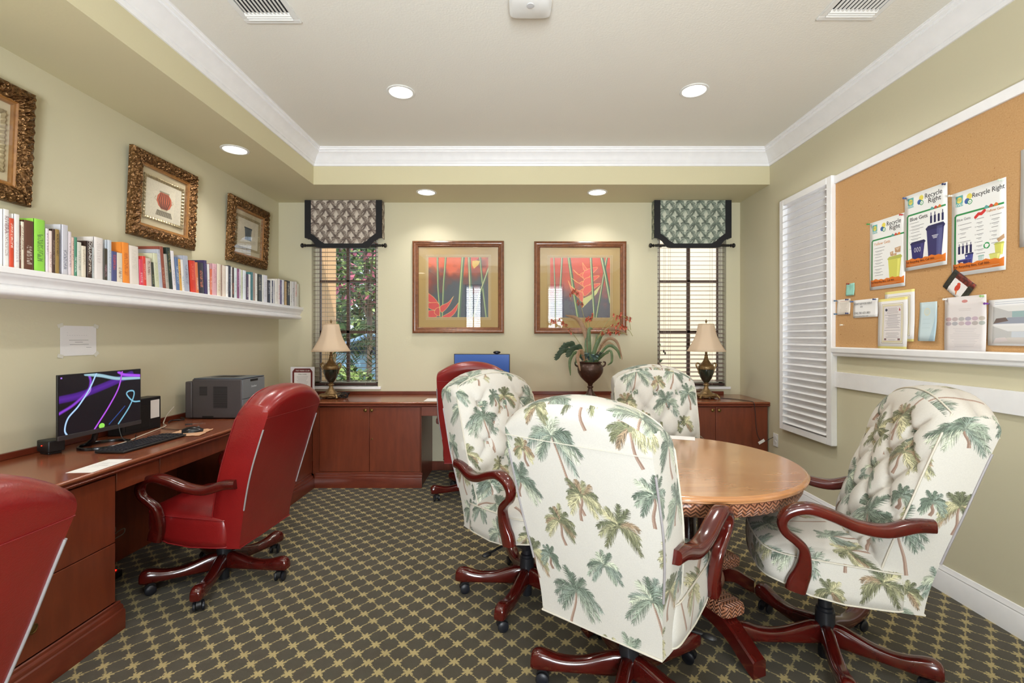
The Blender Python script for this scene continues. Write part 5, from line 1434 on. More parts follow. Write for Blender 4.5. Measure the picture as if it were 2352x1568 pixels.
# ------------------------------------------------------------------ urn with flowers
w = empty('flower_arrangement', (.70, 4.58, ZT), label='bronze pedestal urn of silk leaves and coral orchids on the back worktop', cat='flower arrangement')
MB().lathe([(.080, 0), (.082, .008), (.070, .016), (.060, .022), (.040, .045), (.026, .075), (.020, .095), (.030, .102), (.030, .112), (.020, .118), (.026, .140), (.060, .170), (.095, .205), (.118, .245), (.124, .275), (.122, .305), (.108, .325), (.100, .335), (.112, .345), (.114, .350), (.104, .352), (.092, .335)], 40).build('urn', BRONZE, w, 60)
for s in (-1, 1):
    MB().tube(crom([(s * .11, 0, .30), (s * .14, 0, .318), (s * .145, 0, .345), (s * .125, 0, .350)], 6), .008, 8).build('urn_handle', BRONZE, w)
def leafmat(n, a, b, rough=.5):
    t = NT(n); t.set(rough=rough); t.l(t.mix(t.noise(30, 2, t.coord()), lin(a), lin(b)), t.b.inputs['Base Color']); return t.m
LG = leafmat('leaf_green', (44, 66, 38), (112, 132, 84)); LD = leafmat('leaf_dark', (28, 44, 30), (62, 84, 54)); LBn = leafmat('leaf_brown', (128, 96, 66), (170, 136, 104)); LB_ = leafmat('leaf_blue', (58, 84, 84), (120, 146, 140))
CORAL = leafmat('coral_petal', (166, 60, 46), (214, 120, 92)); STEMG = leafmat('stem_olive', (128, 124, 74), (170, 166, 110))
def strip(m, P, wmax, fold=.25, side=None, tip=.05):
    P = [Vector(p) for p in crom(P, 5)]; n = len(P); L = []
    for i, p in enumerate(P):
        t_ = (P[min(n - 1, i + 1)] - P[max(0, i - 1)]).normalized()
        sd = t_.cross(Vector(side or (0, 0, 1)))
        if sd.length < .1: sd = t_.cross(Vector((0, 1, 0)))
        sd.normalize(); up = sd.cross(t_)
        f = i / (n - 1); ww = wmax * (max(0, math.sin(math.pi * (.12 + .85 * f))) ** .7 + .0) / 2 + .0006
        L.append([tuple(p - sd * ww + up * ww * fold), tuple(p), tuple(p + sd * ww + up * ww * fold)])
    m.rings(L, False, False, False)
rr = random.Random(21)
m = MB()
for (P, ww) in (([(0, 0, .33), (-.01, -.02, .50), (-.015, -.03, .66), (.02, -.03, .67)], .035), ([(.02, 0, .33), (.05, -.02, .48), (.10, -.03, .60), (.125, -.03, .66)], .034), ([(-.01, 0, .33), (-.04, 0, .50), (-.03, 0, .62)], .03),
                ([(.03, 0, .33), (.16, -.03, .50), (.25, -.04, .47), (.285, -.04, .38)], .03), ([(.04, 0, .33), (.18, -.04, .46), (.20, -.05, .36), (.16, -.05, .32)], .024), ([(.0, 0, .36), (.05, -.02, .50), (.06, -.02, .62)], .03),
                ([(-.03, 0, .35), (-.14, -.02, .44), (-.20, -.03, .36), (-.195, -.03, .22)], .032), ([(-.03, 0, .33), (-.10, -.04, .42), (-.13, -.05, .40), (-.15, -.05, .33)], .03), ([(.03, 0, .34), (.12, -.05, .42), (.17, -.06, .44)], .02)):
    strip(m, P, ww, .3, side=(0, 1, .2))
m.build('long_leaves', LG, w, 80)
m = MB()
for (cx, cz, s_) in ((-.20, .50, 1), (-.13, .47, 1.0), (-.24, .44, .8)):
    for k in range(7):
        a = R(100 + k * 28); 
        strip(m, [(-.04, 0, .40), ((cx - .04) / 2 * 1.05, -.01, (cz + .40) / 2 + .03), (cx, -.02, cz)], .008)
        strip(m, [(cx + .045 - k * .016, -.02, cz - .01 + k * .008), (cx + .03 - k * .016 + .03 * math.cos(a), -.03, cz + .035 * math.sin(a)), (cx - k * .016 + .06 * math.cos(a), -.035, cz + .055 * math.sin(a) - .02)], .034 * s_, .2, side=(0, 1, .1))
m.build('lobed_leaves', LD, w, 80)
m = MB()
for k in range(34):
    a = rr.uniform(0, 6.28); r_ = rr.uniform(.02, .11); x, y, zz = r_ * math.cos(a), r_ * math.sin(a) * .8 - .02, .345 + rr.uniform(0, .07)
    strip(m, [(x, y, zz), (x + .02 * math.cos(a), y + .02 * math.sin(a), zz + .03), (x + .05 * math.cos(a), y + .05 * math.sin(a), zz + .025)], .036, .3)
m.build('succulent_rosette', LB_, w, 80)
m = MB()
strip(m, [(-.02, 0, .36), (-.04, 0, .60), (-.12, -.01, .76), (-.24, -.02, .80)], .045, .3, side=(0, 1, .3)); strip(m, [(-.06, -.05, .36), (-.10, -.09, .46), (-.135, -.10, .40), (-.11, -.10, .27)], .036, .3, side=(0, 1, .3))
strip(m, [(.04, 0, .38), (.15, 0, .56), (.25, -.01, .55), (.305, -.01, .40)], .03, .3, side=(0, 1, .3)); strip(m, [(.06, 0, .56), (.18, 0, .66), (.28, 0, .66), (.36, 0, .61)], .034, .3, side=(0, 1, .3))
for k in range(18):
    f = k / 17; x = .09 + .20 * f; zz = .52 + .05 * math.sin(math.pi * f) - .10 * f * f
    strip(m, [(x, -.01, zz), (x + .01, -.02, zz - .02), (x + .012, -.025, zz - .05)], .010)
m.build('dried_fronds', LBn, w, 80)
def spray(P, fl, ns):
    sm_ = MB().tube(crom(P, 6), .0028, 6).build('flower_stem', STEMG, w, 80)
    C = crom(P, 12)
    for f in fl:
        m = MB()
        c_ = Vector(C[min(len(C) - 1, int(f * (len(C) - 1)))])
        for q in range(ns):
            c2 = c_ + Vector((rr.uniform(-.022, .022), rr.uniform(-.02, .01), rr.uniform(-.022, .018)))
            for k in range(5):
                a = 2 * math.pi * k / 5 + rr.random(); d = Vector((math.cos(a), -.35, math.sin(a)))
                strip(m, [tuple(c2), tuple(c2 + d * .010), tuple(c2 + d * .020 + Vector((0, 0, -.004)))], .014, .3)
        m.build('orchid_bloom', CORAL, sm_, 80)
    b = MB()
    for f in fl[-3:]:
        c_ = Vector(C[min(len(C) - 1, int(f * (len(C) - 1)))]); b.sphere(tuple(c_ + Vector((.012, -.01, -.014))), .006, 7, 5)
    b.build('flower_buds', STEMG, sm_)
spray([(0, 0, .40), (-.02, -.02, .62), (-.07, -.03, .80), (-.12, -.04, .98), (-.16, -.05, 1.04), (-.19, -.05, 1.00), (-.20, -.05, .95)], (.3, .42, .45, .55, .66, .72, .8), 2)
spray([(-.02, 0, .40), (-.12, -.03, .55), (-.22, -.05, .68), (-.32, -.06, .75), (-.42, -.06, .74)], (.45, .55, .62, .7, .8, .86), 2)
spray([(.02, 0, .42), (.09, -.02, .62), (.18, -.03, .76), (.28, -.04, .80), (.36, -.04, .76), (.385, -.04, .66)], (.5, .58, .66, .74, .8), 2)
spray([(.02, 0, .42), (.10, -.03, .62), (.20, -.04, .70), (.28, -.05, .70), (.36, -.05, .66), (.40, -.05, .60)], (.45, .52, .6, .68, .75), 2)
spray([(.01, 0, .42), (.06, -.04, .58), (.14, -.06, .64), (.24, -.07, .64), (.34, -.07, .62)], (.45, .55, .65, .78, .85), 2)
spray([(0, 0, .42), (-.01, -.02, .60), (-.01, -.03, .74), (.01, -.03, .80)], (.7, .8, .9, 1), 2)
# ------------------------------------------------------------------ executive chairs
def sstep(t): t = max(0, min(1, t)); return t * t * (3 - 2 * t)
def back_w(z): return .232 + .038 * sstep((z - .36) / .45)
def back_yr(z): return -.250 - .185 * max(0, (z - .345) / .72) ** 1.35
BT = .165
def tuft_pts():
    out = []
    for j, z in enumerate((.60, .70, .80, .90, 1.0)):
        for x in ((-.15, 0, .15) if j % 2 == 0 else (-.075, .075)): out.append((x, z))
    return out
TP = tuft_pts()
def back_front(a, z, tuft):
    """y of the front face at lateral fraction a and height z"""
    x = a * back_w(z)
    y = back_yr(z) + BT + .045 * (1 - abs(a) ** 3) + .018 * math.exp(-((z - .62) / .12) ** 2) * (1 - a * a)
    if tuft and .50 < z < 1.10:
        e = sstep((z - .50) / .06) * sstep((1.10 - z) / .05) * sstep((1 - abs(a)) / .15)
        u_ = x / .15 + (z - .60) / .20; v_ = x / .15 - (z - .60) / .20
        d = min(abs(u_ - round(u_)), abs(v_ - round(v_)))
        y -= e * .012 * math.exp(-(d / .07) ** 2)
        y += e * .010 * (1 - math.exp(-(d / .25) ** 2))
        for (bx, bz) in TP:
            r2 = (x - bx) ** 2 + (z - bz) ** 2
            y -= e * .028 * math.exp(-r2 / .018 ** 2)
    elif not tuft and z > .5:
        y += -.012 * math.exp(-((z - .98) / .012) ** 2) * (1 - a ** 4)
    return y

def hs_(a): return 1.103 - .072 * abs(a) ** 2.6
def back_mesh(tuft, mat):
    nf, nr, k = 44 if tuft else 24, 14, 4
    m = MB(); rs = []
    z0 = .345
    def Hs(a): return hs_(a)
    def ring(s, phi):
        out = []
        c_, s_ = math.cos(phi), math.sin(phi)
        def pt(a, fr, sidef=None):
            z = z0 + s * (Hs(a) - z0) if phi == 0 else Hs(a) + .078 * s_ * (1 - .15 * abs(a))
            zz = min(z, 1.16)
            w = back_w(zz) * (1 - .05 * (1 - c_))
            yr = back_yr(zz) - .006 * (1 - a * a); yf = back_front(a, zz, tuft)
            yc = (yr + yf) / 2
            yr2 = yc + (yr - yc) * c_ ** .8 - .0 ; yf2 = yc + (yf - yc) * c_ ** .8
            if sidef is None: y = yf2 if fr else yr2
            else:
                y = yr2 + (yf2 - yr2) * sidef
            b = 0 if sidef is None else .006 * math.sin(math.pi * sidef)
            return (a * w + (b if a > 0 else -b), y, z)
        for i in range(nr + 1): out.append(pt(-1 + 2 * i / nr, False))
        for j in range(1, k): out.append(pt(1, None, j / k))
        for i in range(nf + 1): out.append(pt(1 - 2 * i / nf, True))
        for j in range(1, k): out.append(pt(-1, None, 1 - j / k))
        return out
    ns = 50 if tuft else 24
    for i in range(ns + 1): rs.append(ring(i / ns, 0))
    for i in range(1, 9): rs.append(ring(1, R(90) * i / 8 - (.002 if i == 8 else 0)))
    # close the crest: pair the rear and front points by lateral position
    last = rs[-1]
    m.rings(rs, True, True, False)
    b = (len(rs) - 1) * len(last)
    top = list(range(b, b + len(last)))
    m.f.append(tuple(top)); m.m.append(0)
    return m.mesh('backrest', mat, 55, uv=True)

def strip_tube(P, r, n=6, sx=1): return MB().tube(P, r, n, sx)

def seat_mesh(mat):
    m = MB(); N = 56
    def outline(a):
        c_, s_ = math.cos(a), math.sin(a)
        e = .28 if s_ > 0 else .16
        x = .252 * math.copysign(abs(c_) ** e, c_)
        y = (.262 if s_ > 0 else -.20) * abs(s_) ** (.36 if s_ > 0 else .2)
        y += .028 * (1 - (x / .252) ** 2) if s_ > 0 else 0
        return x, y + .005
    A = [2 * math.pi * i / N for i in range(N)]
    O = [outline(a) for a in A]
    def zb(y): return .352 + .055 * sstep((y - .04) / .22)
    def zs(y): return .492 + .030 * (y + .2) / .48
    rs = []
    for q in (.0, .5, .92): rs.append([(x * q, y * q, zb(y * q) - .002) for x, y in O])
    for q, f in ((1.0, .03), (1.012, .25), (1.015, .5), (1.012, .75), (1.0, .98)):
        rs.append([(x * q, y * q, zb(y) + (zs(y) - zb(y)) * f) for x, y in O])
    for q in (.99, .95, .88, .75, .6, .42, .22, .0):
        rs.append([(x * q, y * q, zs(y * q) + .058 * (1 - q ** 3.2) ** .8) for x, y in O])
    m.rings(rs, True, False, False)
    return m.mesh('seat', mat, 70, uv=True, merge=.0005), [(x * 1.005, y * 1.005, zs(y)) for x, y in O], [(x * 1.0, y, zb(y) + .002) for x, y in O]

ARM = [(-.262, .692, .030, .024), (-.20, .688, .028, .024), (-.11, .662, .030, .023), (-.02, .672, .031, .022), (.07, .706, .031, .021), (.145, .724, .030, .021), (.205, .706, .027, .020), (.232, .668, .024, .018),
       (.222, .628, .022, .017), (.185, .596, .022, .017), (.158, .565, .023, .019), (.152, .520, .023, .024), (.158, .468, .023, .032), (.172, .425, .023, .037), (.180, .392, .022, .036)]
def arm_mesh(side):
    C = crom([(s, z, w, h) for s, z, w, h in ARM], 5)
    m = MB(); rs = []; n = 16
    for i, (s, z, w, h) in enumerate(C):
        a = C[max(0, i - 1)]; b = C[min(len(C) - 1, i + 1)]
        ty, tz = b[0] - a[0], b[1] - a[1]; q = math.hypot(ty, tz); ty /= q; tz /= q
        f = i / (len(C) - 1)
        lat = .268 + .034 * math.sin(math.pi * min(1, f / .9)) if f < .9 else .268 - .006 * (f - .9)
        ny, nz = -tz, ty
        r_ = []
        for k in range(n):
            t_ = 2 * math.pi * k / n
            cx_ = math.copysign(abs(math.cos(t_)) ** .6, math.cos(t_)) * w; cy_ = math.copysign(abs(math.sin(t_)) ** .6, math.sin(t_)) * h
            r_.append((side * (lat + cx_), s + ny * cy_, z + nz * cy_))
        rs.append(r_)
    m.rings(rs)
    return m.mesh('armrest', MAHOG, 50, recalc=True)

def leg_mesh():
    m = MB(); rs = []
    S = [(.020, .062, .150, .024), (.06, .060, .150, .025), (.11, .060, .136, .026), (.17, .062, .118, .027), (.23, .062, .112, .028), (.28, .062, .118, .030), (.32, .062, .130, .031), (.350, .062, .134, .030), (.372, .064, .126, .027), (.382, .070, .112, .022)]
    for (r_, zb_, zt_, w) in crom(S, 3):
        c_, h = (zb_ + zt_) / 2, (zt_ - zb_) / 2; q = []
        for k in range(16):
            t_ = 2 * math.pi * k / 16
            ww = w * (1 - .12 * math.sin(t_))
            q.append((r_, math.copysign(abs(math.cos(t_)) ** .55, math.cos(t_)) * ww, c_ + math.copysign(abs(math.sin(t_)) ** .6, math.sin(t_)) * h))
        rs.append(q)
    m.rings(rs); return m.mesh('base_leg', MAHOG, 50)

_c = {}
def chair_data(kind):
    if kind in _c: return _c[kind]
    d = {}
    fab = PALM if kind == 'palm' else LEATHER
    d['backrest'] = back_mesh(kind == 'palm', fab)
    d['seat'], seam, low = seat_mesh(fab)
    pm = flat('cream_piping', (196, 191, 178), .8) if kind == 'palm' else LEATHERD
    d['seat_piping'] = MB().tube(seam, .0034, 6, closed=True).tube(low, .0034, 6, closed=True).mesh('seat_piping', pm, 80)
    # piping along the front edge of the back and over the crest
    P = []
    for z in [.50 + .52 * k / 14 for k in range(15)]: P.append((-back_w(z) - .001, back_front(-1, z, False) + .0, z))
    for k in range(1, 24):
        a = -1 + 2 * k / 24; h = hs_(a); zz = h + .078 * math.sin(R(52)) * (1 - .15 * abs(a))
        z2 = min(zz, 1.16); yr, yf = back_yr(z2), back_front(a, z2, False); yc = (yr + yf) / 2
        P.append((a * back_w(z2) * (1 - .05 * (1 - math.cos(R(52)))), yc + (yf - yc) * math.cos(R(52)) ** .8 + .002, zz + .001))
    P += [(-x, y, z) for x, y, z in P[:15][::-1]]
    d['back_piping'] = MB().tube(P, .0036, 6).mesh('back_piping', pm, 80)
    # seam across the rear and a grey strip down each rear edge
    P = [(a * back_w(1.0), back_yr(1.03) - .006 * (1 - a * a) - .0005, 1.028) for a in [-1 + k / 12 for k in range(25)]]
    d['rear_seam'] = MB().tube(P, .0018, 6).mesh('rear_seam', pm, 80)
    d['welt'] = [MB().tube([(s * (back_w(z) + .001), back_yr(z) - .001, z) for z in [.55 + .42 * k / 16 for k in range(17)]], .0042, 6).mesh('welt_strip', STRIP, 80) for s in (-1, 1)]
    d['rear_low'] = MB().tube([(x, back_yr(.35) - .003, .348) for x in (-.232, 0, .232)], .004, 6).mesh('rear_piping', pm, 80)
    d['arm'] = [arm_mesh(s) for s in (-1, 1)]
    d['leg'] = leg_mesh()
    d['mech'] = MB().box(-.11, .11, -.12, .12, .300, .352).box(-.19, .19, -.03, .03, .330, .350).mesh('tilt_mechanism', STEELB, 35)
    d['lever'] = MB().tube([(.05, .0, .315), (.20, .02, .312), (.27, .03, .308)], .006, 8).sphere((.29, .032, .306), .028, 12, 8, (1, .6, .35)).mesh('tilt_lever', BLACK, 50)
    d['column'] = MB().lathe([(.026, .0), (.026, .33)], 24).mesh('gas_column', STEELB, 40)
    d['sleeve'] = MB().lathe([(.020, .045), (.030, .055), (.036, .085), (.038, .150), (.037, .200), (.033, .204), (.033, .215), (.028, .219)], 28).mesh('hub_sleeve', STEELB, 40)
    d['caster'] = MB().lathe([(.010, .050), (.010, .066)], 12).rings([[(.0 + .026 * math.cos(a), y, .034 + .028 * math.sin(a)) for a in [math.pi * (-.15 + 1.1 * k / 12) for k in range(13)]] for y in (-.011, .011)], True).mesh('caster', BLACK, 40, recalc=True)
    d['wheel'] = [MB().lathe([(.004, 0), (.018, .001), (.0245, .003), (.026, .007), (.026, .012), (.022, .0155), (.004, .016)], 20, M=Matrix.Translation((0, 0, .0265)) @ Matrix.Rotation(R(-90 * s), 4, 'X') @ Matrix.Translation((0, 0, .011))).mesh('wheel', WHEELM, 40) for s in (-1, 1)]
    if kind == 'palm':
        d['button'] = MB().sphere((0, 0, 0), .011, 12, 7, (1, .55, 1)).mesh('tuft_button', fab, 80, uv=True)
    _c[kind] = d
    return d

def chair(kind, x, y, heading, legs, label, dz=0.0, rec=0):
    """heading in degrees (0 = facing +x); legs: direction of one base leg"""
    d = chair_data(kind)
    rz = R(heading - 90)
    w = empty('palm_print_chair' if kind == 'palm' else 'red_leather_chair', (x, y, 0), rz, label=label, cat='office chair',
              group='palm print chairs round the table' if kind == 'palm' else 'red leather chairs at the worktops')
    up = (0, 0, dz)
    link('seat', d['seat'], None, w, loc=up)
    link('seat_piping', d['seat_piping'], None, w, loc=up)
    b = link('backrest', d['backrest'], None, w, loc=up)
    if rec:
        p = Vector((0, -.22, .36)); Rm = Matrix.Rotation(R(rec), 3, 'X'); q = p - Rm @ p
        b.location = (0, q.y, q.z + dz); b.rotation_euler = (R(rec), 0, 0)
    link('back_piping', d['back_piping'], None, b); link('rear_seam', d['rear_seam'], None, b); link('rear_piping', d['rear_low'], None, b)
    for me in d['welt']: link('welt_strip', me, None, b)
    if 'button' in d:
        for (bx, bz) in TP: link('tuft_button', d['button'], None, b, loc=(bx, back_front(bx / back_w(bz), bz, True) + .004, bz))
    for me in d['arm']: link('armrest', me, None, w, loc=up)
    link('tilt_mechanism', d['mech'], None, w, loc=up); link('tilt_lever', d['lever'], None, w, loc=up)
    link('gas_column', d['column'], None, w, loc=(0, 0, min(0, dz)) if dz < 0 else None); link('hub_sleeve', d['sleeve'], None, w)
    w.children[-2].scale = (1, 1, 1)
    rr = random.Random(int(x * 100 + y * 10))
    for k in range(5):
        a = R(legs + 72 * k) - rz
        l = link('base_leg', d['leg'], None, w, rot=(0, 0, a))
        c_ = link('caster', d['caster'], None, l, loc=(.335, 0, 0), rot=(0, 0, rr.uniform(0, 6.28)))
        for me in d['wheel']: link('wheel', me, None, c_)
    return w
def hd(fx, fy): return math.degrees(math.atan2(fy, fx))
chair('red', -1.535, .86, 178, 0, 'red leather chair in the near left corner, mostly cut off', dz=-.058, rec=5)
chair('red', -1.675, 2.69, hd(-.997, .07), -5, 'red leather chair at the left worktop by the lit monitor', dz=-.070)
chair('red', -.375, 4.08, 92, 203, 'red leather chair at the back worktop, behind a palm print chair', dz=0)
chair('palm', .047, 2.52, hd(.645, -.764), 177, 'palm print chair on the left of the round table, its tufted front showing')
chair('palm', .43, 1.83, hd(.62, .785), 173, 'palm print chair nearest the camera with its back turned')
chair('palm', .915, 2.95, -93, 20, 'palm print chair on the far side of the round table facing the camera')
chair('palm', 1.32, 2.03, hd(-.958, .287), 177, 'palm print chair on the right by the baseboard, turned to face left', rec=2.5)

# ------------------------------------------------------------------ round table
TX, TY, TR = .78, 2.37, .585
w = empty('round_table', (TX, TY, 0), label='round wooden table with woven wicker rim on fluted columns', cat='table')
MB().lathe([(.30, .728), (TR - .03, .728), (TR - .012, .731), (TR - .004, .737), (TR - .006, .742), (TR, .746), (TR, .751), (TR - .006, .756), (TR - .012, .757), (TR - .018, .7605), (.001, .7605)], 96).build('table_top', [TABLE], w, 30)
uvw = lambda c, n: (math.atan2(c.y, c.x) * .5, c.z if abs(n.z) < .7 else math.hypot(c.x, c.y))
MB().lathe([(TR - .075, .670), (TR - .055, .664), (TR - .038, .672), (TR - .026, .695), (TR - .024, .712), (TR - .030, .728), (TR - .08, .728)], 96).build('wicker_rim', WICKER, w, 60, uv=uvw)
FLU = wood('dark_fluted_wood', (40, 20, 18), (66, 34, 28), .25, (1, 1, 1), .4, 20)
for a in (45, 135, 225, 315):
    MB().lathe([(.052, .225), (.052, .245), (.040, .255), (.038, .62), (.050, .635), (.052, .67)], 48, rfun=lambda q, z: 1 + (.10 * abs(math.sin(6 * q)) - .05 if .26 < z < .62 else 0)).build('column', FLU, w, 60, loc=(.165 * math.cos(R(a)), .165 * math.sin(R(a)), 0))
MB().lathe([(.03, .660), (.30, .660), (.30, .672), (.03, .676)], 40).build('under_plate', MAHOG, w)
MB().lathe([(.02, .175), (.22, .175), (.232, .182), (.236, .200), (.232, .218), (.22, .228), (.02, .228)], 72).build('wicker_platform', WICKER, w, 60, uv=uvw)
for a in (-68, 22, 112, 202):
    kb = MB(); kr = []
    for (r_, wd, z0_, z1_) in ((.20, .062, .170, .232), (.34, .064, .168, .234), (.375, .062, .170, .232), (.388, .052, .178, .224)):
        kr.append([(r_, wd * math.copysign(abs(math.cos(q)) ** .5, math.cos(q)), (z0_ + z1_) / 2 + (z1_ - z0_) / 2 * math.copysign(abs(math.sin(q)) ** .5, math.sin(q))) for q in [2 * math.pi * k / 16 for k in range(16)]])
    kb.rings(kr).build('wicker_knee', WICKER, w, 50, uv=True, rot=(0, 0, R(a)), recalc=True)
    m = MB(); rs = []
    for (r_, z, wd, h) in crom([(.20, .150, .035, .035), (.30, .140, .036, .036), (.38, .115, .036, .036), (.45, .070, .035, .038), (.51, .035, .034, .035)], 4):
        rs.append([(r_, -wd, z - h), (r_, wd, z - h), (r_, wd, z + h * .8), (r_, wd * .8, z + h), (r_, -wd * .8, z + h), (r_, -wd, z + h * .8)])
    m.rings(rs).build('foot', MAHOG, w, 35, rot=(0, 0, R(a)), recalc=True)
# glimpse of paper on the table edge
o = MB().box(-.10, .10, -.05, .05, 0, .001).build('paper_sheet', PAPER, smooth=None); o.location = (.965, 2.86, .7612); o.rotation_euler = (0, 0, R(-20))
tag(o, 'white paper on the round table next to the far palm chair', 'paper')
# ------------------------------------------------------------------ outside the windows
STUCCO = paint('peach_stucco', (226, 180, 134), 90, .3, .8); STUC2 = paint('cream_stucco', (226, 206, 178), 90, .3, .8)
GRASS = mottled('lawn', (60, 84, 40), (120, 140, 74), 6, .9, 0); ROADM = flat('asphalt', (120, 118, 116), .9)
struct(MB().box(-14, 14, YB + .18, 30, -.3, -.02).build('ground', GRASS, smooth=None))
struct(MB().box(-14, 14, 12.5, 18, -.02, 0).build('driveway', ROADM, smooth=None))
o = MB().box(-3.0, -2.31, 5.45, 6.0, -.02, 3.4).box(-3.0, -2.26, 5.42, 6.0, -.02, .25).build('stucco_pillar', STUCCO, bevel=.01); tag(o, 'peach stucco pillar outside the left window', 'pillar')
o = MB().box(1.95, 4.4, 6.6, 6.9, -.02, 3.8).build('stucco_wall', STUC2); tag(o, 'cream stucco wall outside the right window', 'wall')
o = MB().box(1.2, 1.90, 7.6, 7.9, -.02, 3.8).build('stucco_wall', STUCCO); tag(o, 'sunlit stucco wall beyond the right window, behind the shrub', 'wall')
# unseen slab added further below keeps the sun out of the front openings
def tree(name, label, cat, c, rx, ry, rz, n, mats, seed, size, trunk=None, th=.06):
    w = empty(name, (c[0], c[1], 0), label=label, cat=cat)
    r = random.Random(seed)
    ms = [MB() for _ in mats]
    for k in range(n):
        while True:
            x, y, z = r.uniform(-1, 1), r.uniform(-1, 1), r.uniform(-1, 1)
            if x * x + y * y + z * z < 1: break
        q = (x * x + y * y + z * z) ** .5 or 1; f = (q ** .4) / q
        p = Vector((x * f * rx, y * f * ry, c[2] + z * f * rz))
        a = r.uniform(0, 6.28); b = r.uniform(-.9, .9); d = Vector((math.cos(a) * math.cos(b), math.sin(a) * math.cos(b), math.sin(b))); s = d.orthogonal().normalized()
        s = (s + d.cross(s) * r.uniform(-1, 1)).normalized(); L = size * r.uniform(.6, 1.3)
        i = min(len(mats) - 1, int(r.random() ** 1.4 * len(mats))) if len(mats) > 1 else 0
        ms[i].add([p, p + d * L * .5 + s * L * .28, p + d * L, p + d * L * .5 - s * L * .28], [(0, 1, 2, 3)])
    for i, mm in enumerate(ms):
        mm.build('foliage' if i < 2 else 'blossom', mats[i], w, None)
    if trunk:
        t_ = MB().tube(crom([(0, 0, -.02), (.04, .02, c[2] * .5), (-.03, 0, c[2])], 5), th, 8)
        for k in range(5):
            a = k * 1.3; t_.tube(crom([(0, 0, c[2] * .6), (rx * .3 * math.cos(a), ry * .3 * math.sin(a), c[2] * .85), (rx * .7 * math.cos(a), ry * .7 * math.sin(a), c[2] + rz * .4)], 4), [th * .5 * (1 - i / 14) for i in range(9)], 6)
        t_.build('trunk', trunk, w, 60)
    return w
BARK = mottled('bark', (70, 56, 48), (120, 104, 90), 12, .9, 0)
PG = leafmat('leaf_sun', (90, 120, 60), (176, 196, 120), .5); PD = leafmat('leaf_shade', (40, 62, 36), (84, 110, 64), .5); PK = leafmat('blossom_pink', (170, 70, 100), (226, 140, 160), .6)
tree('flowering_tree', 'tree with pink blossom outside the left window', 'tree', (-2.75, 8.6, 2.9), 1.0, .9, 1.0, 2600, [PD, PG, PK], 3, .13, BARK, .05)
tree('leafy_shrub', 'green shrub low outside the left window', 'shrub', (-3.0, 7.3, .45), .9, .5, .5, 2200, [PG, PD], 5, .11)
tree('broadleaf_tree', 'large green tree standing beyond the parked car', 'tree', (-4.6, 15.5, 3.2), 3.6, 2.0, 2.8, 5200, [PD, PG], 8, .30, BARK, .16)
tree('broadleaf_tree', 'tall dark tree in the far distance outside the left window', 'tree', (-8.0, 21, 4.2), 4.5, 2.4, 4.2, 4200, [PD, PG], 18, .42, BARK, .2)
tree('leafy_shrub', 'shrub with loose leaves outside the right window', 'shrub', (1.55, 6.1, 1.15), .28, .25, .35, 240, [PG, PD], 12, .09, BARK, .012)
# palm with drooping fronds
w = empty('garden_palm', (-1.55, 6.25, 0), label='small palm with drooping fronds outside the left window', cat='palm')
MB().tube([(0, 0, -.02), (.02, 0, .5), (0, 0, 1.0)], .06, 10).build('trunk', BARK, w)
m = MB()
for k in range(13):
    a = k * 2.4; up_ = .5 + .3 * (k % 3); P = crom([(0, 0, 1.0), (.3 * math.cos(a), .3 * math.sin(a), 1.0 + up_ * .6), (.7 * math.cos(a), .7 * math.sin(a), 1.0 + up_ * .55), (1.0 * math.cos(a), 1.0 * math.sin(a), .9 + up_ * .2)], 8)
    m.tube(P, .006, 4)
    for i in range(3, len(P)):
        t_ = (Vector(P[i]) - Vector(P[i - 1])).normalized(); sd = t_.cross(Vector((0, 0, 1))).normalized()
        for s in (-1, 1):
            p = Vector(P[i]); e = p + (sd * s * .22 + t_ * .10 + Vector((0, 0, -.08)))
            m.add([p, (p + e) / 2 + t_ * .012, e, (p + e) / 2 - t_ * .012], [(0, 1, 2, 3)])
m.build('fronds', PD, w, None)
struct(MB().box(-4, 4, YF - 5.5, YF - T, 2.95, 3.1).build('sun_block_slab', CEIL, smooth=None))  # unseen slab, added to block sun from the floor behind the camera
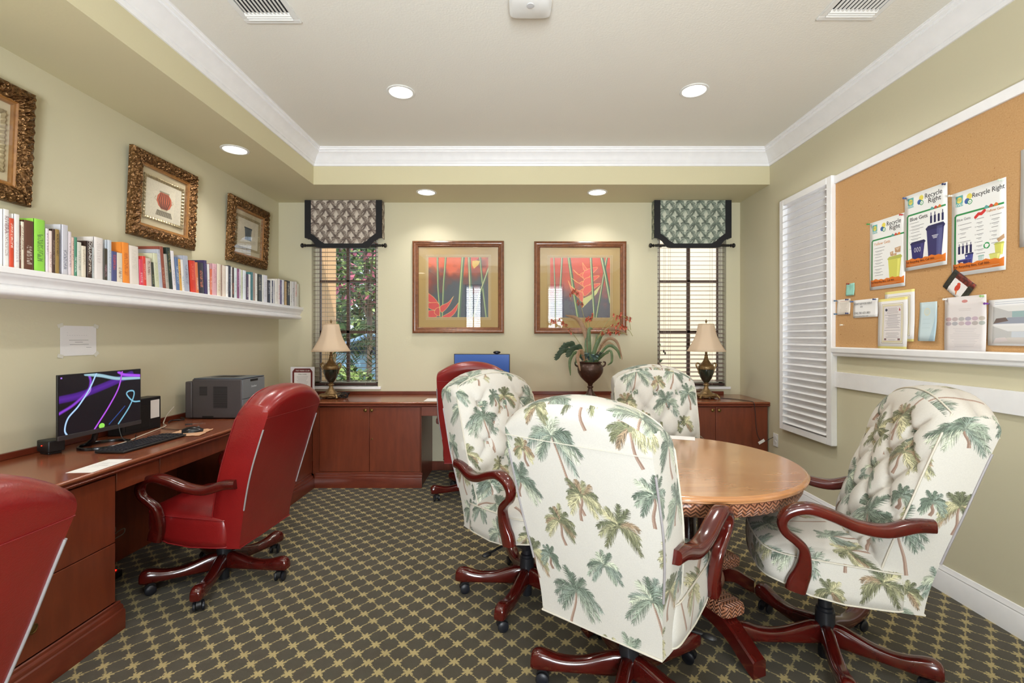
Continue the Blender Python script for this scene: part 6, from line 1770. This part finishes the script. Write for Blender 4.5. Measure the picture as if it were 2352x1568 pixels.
# parked car
def car(x, y, rz, label, paintm):
    w = empty('car', (x, y, 0), rz, label=label, cat='car', group='cars parked outside')
    side = [(-2.2, .35), (-2.25, .62), (-2.1, .84), (-1.35, .95), (-.75, 1.38), (.55, 1.45), (1.25, 1.18), (1.9, 1.05), (2.2, .95), (2.25, .45), (2.1, .3), (-2.0, .28)]
    m = MB(); m.add([(a, s * .86 * (1 if z < 1.0 else .84), z) for s in (-1, 1) for a, z in side], [tuple(range(12))[::-1], tuple(range(12, 24))] + [(i, (i + 1) % 12, 12 + (i + 1) % 12, 12 + i) for i in range(12)])
    m.build('car_body', paintm, w, 35, bevel=.06, seg=3, recalc=True)
    for s in (-1, 1):
        MB().add([(-1.15, s * .80, 1.0), (-.70, s * .755, 1.33), (.05, s * .755, 1.37), (.05, s * .81, 1.0)], [(0, 1, 2, 3)]) 
        g = MB(); g.add([(-1.15, s * .862, 1.0), (-.68, s * .742, 1.32), (.0, s * .742, 1.38), (.0, s * .862, 1.0)], [(0, 1, 2, 3)]); g.add([(.06, s * .862, 1.0), (.06, s * .742, 1.38), (.55, s * .742, 1.38), (1.15, s * .862, 1.05)], [(0, 1, 2, 3)])
        g.build('side_window', flat('car_glass', (40, 52, 64), .08), w, None)
        for a in (-1.4, 1.4):
            t_ = MB().lathe([(.20, 0), (.30, .02), (.33, .06), (.33, .14), (.30, .18), (.20, .20)], 28, M=Matrix.Translation((a, s * .72, .33)) @ Matrix.Rotation(R(-90 * s), 4, 'X')).build('wheel', flat('tyre', (26, 26, 28), .7), w)
            MB().lathe([(.19, .19), (.17, .205), (.03, .20)], 20, M=Matrix.Translation((a, s * .72, .33)) @ Matrix.Rotation(R(-90 * s), 4, 'X')).build('wheel_rim', CHROME, t_)
    MB().box(2.20, 2.27, -.8, -.55, .75, .92).box(2.20, 2.27, .55, .8, .75, .92).build('tail_light', flat('tail_red', (170, 40, 36), .2), w)
car(-2.9, 10.8, R(200), 'pale blue car parked outside the left window', flat('car_paint_blue', (150, 184, 214), .2, coat=1.0))
# ------------------------------------------------------------------ openings behind the camera: two windows with blinds, one unseen opening added for fill light
for i, (xa, xb, za, zb_) in enumerate(FRONT):
    h = (xb - xa) / 2; H = zb_ - za
    w = struct(empty('fill_opening' if i == 1 else 'window_%d' % (3 + i // 2), ((xa + xb) / 2, YF - .1, za)))
    m = MB().box(-h, -h + .04, -.02, .02, 0, H).box(h - .04, h, -.02, .02, 0, H).box(-h, h, -.02, .02, 0, .04).box(-h, h, -.02, .02, H - .04, H)
    m.box(-.012, .012, -.015, .015, 0, H)
    m.build('fill_opening_frame' if i == 1 else 'window_frame', BROWNF, w)
    if i != 1:
        b = MB(); z = .05
        while z < H - .06:
            M = Matrix.Translation((0, .05, z)) @ Matrix.Rotation(R(8), 4, 'X'); b.box(-h + .005, h - .005, -.0225, .0225, -.0013, .0013, M); z += .0445
        b.build('blind_slats', SLAT, w, None)
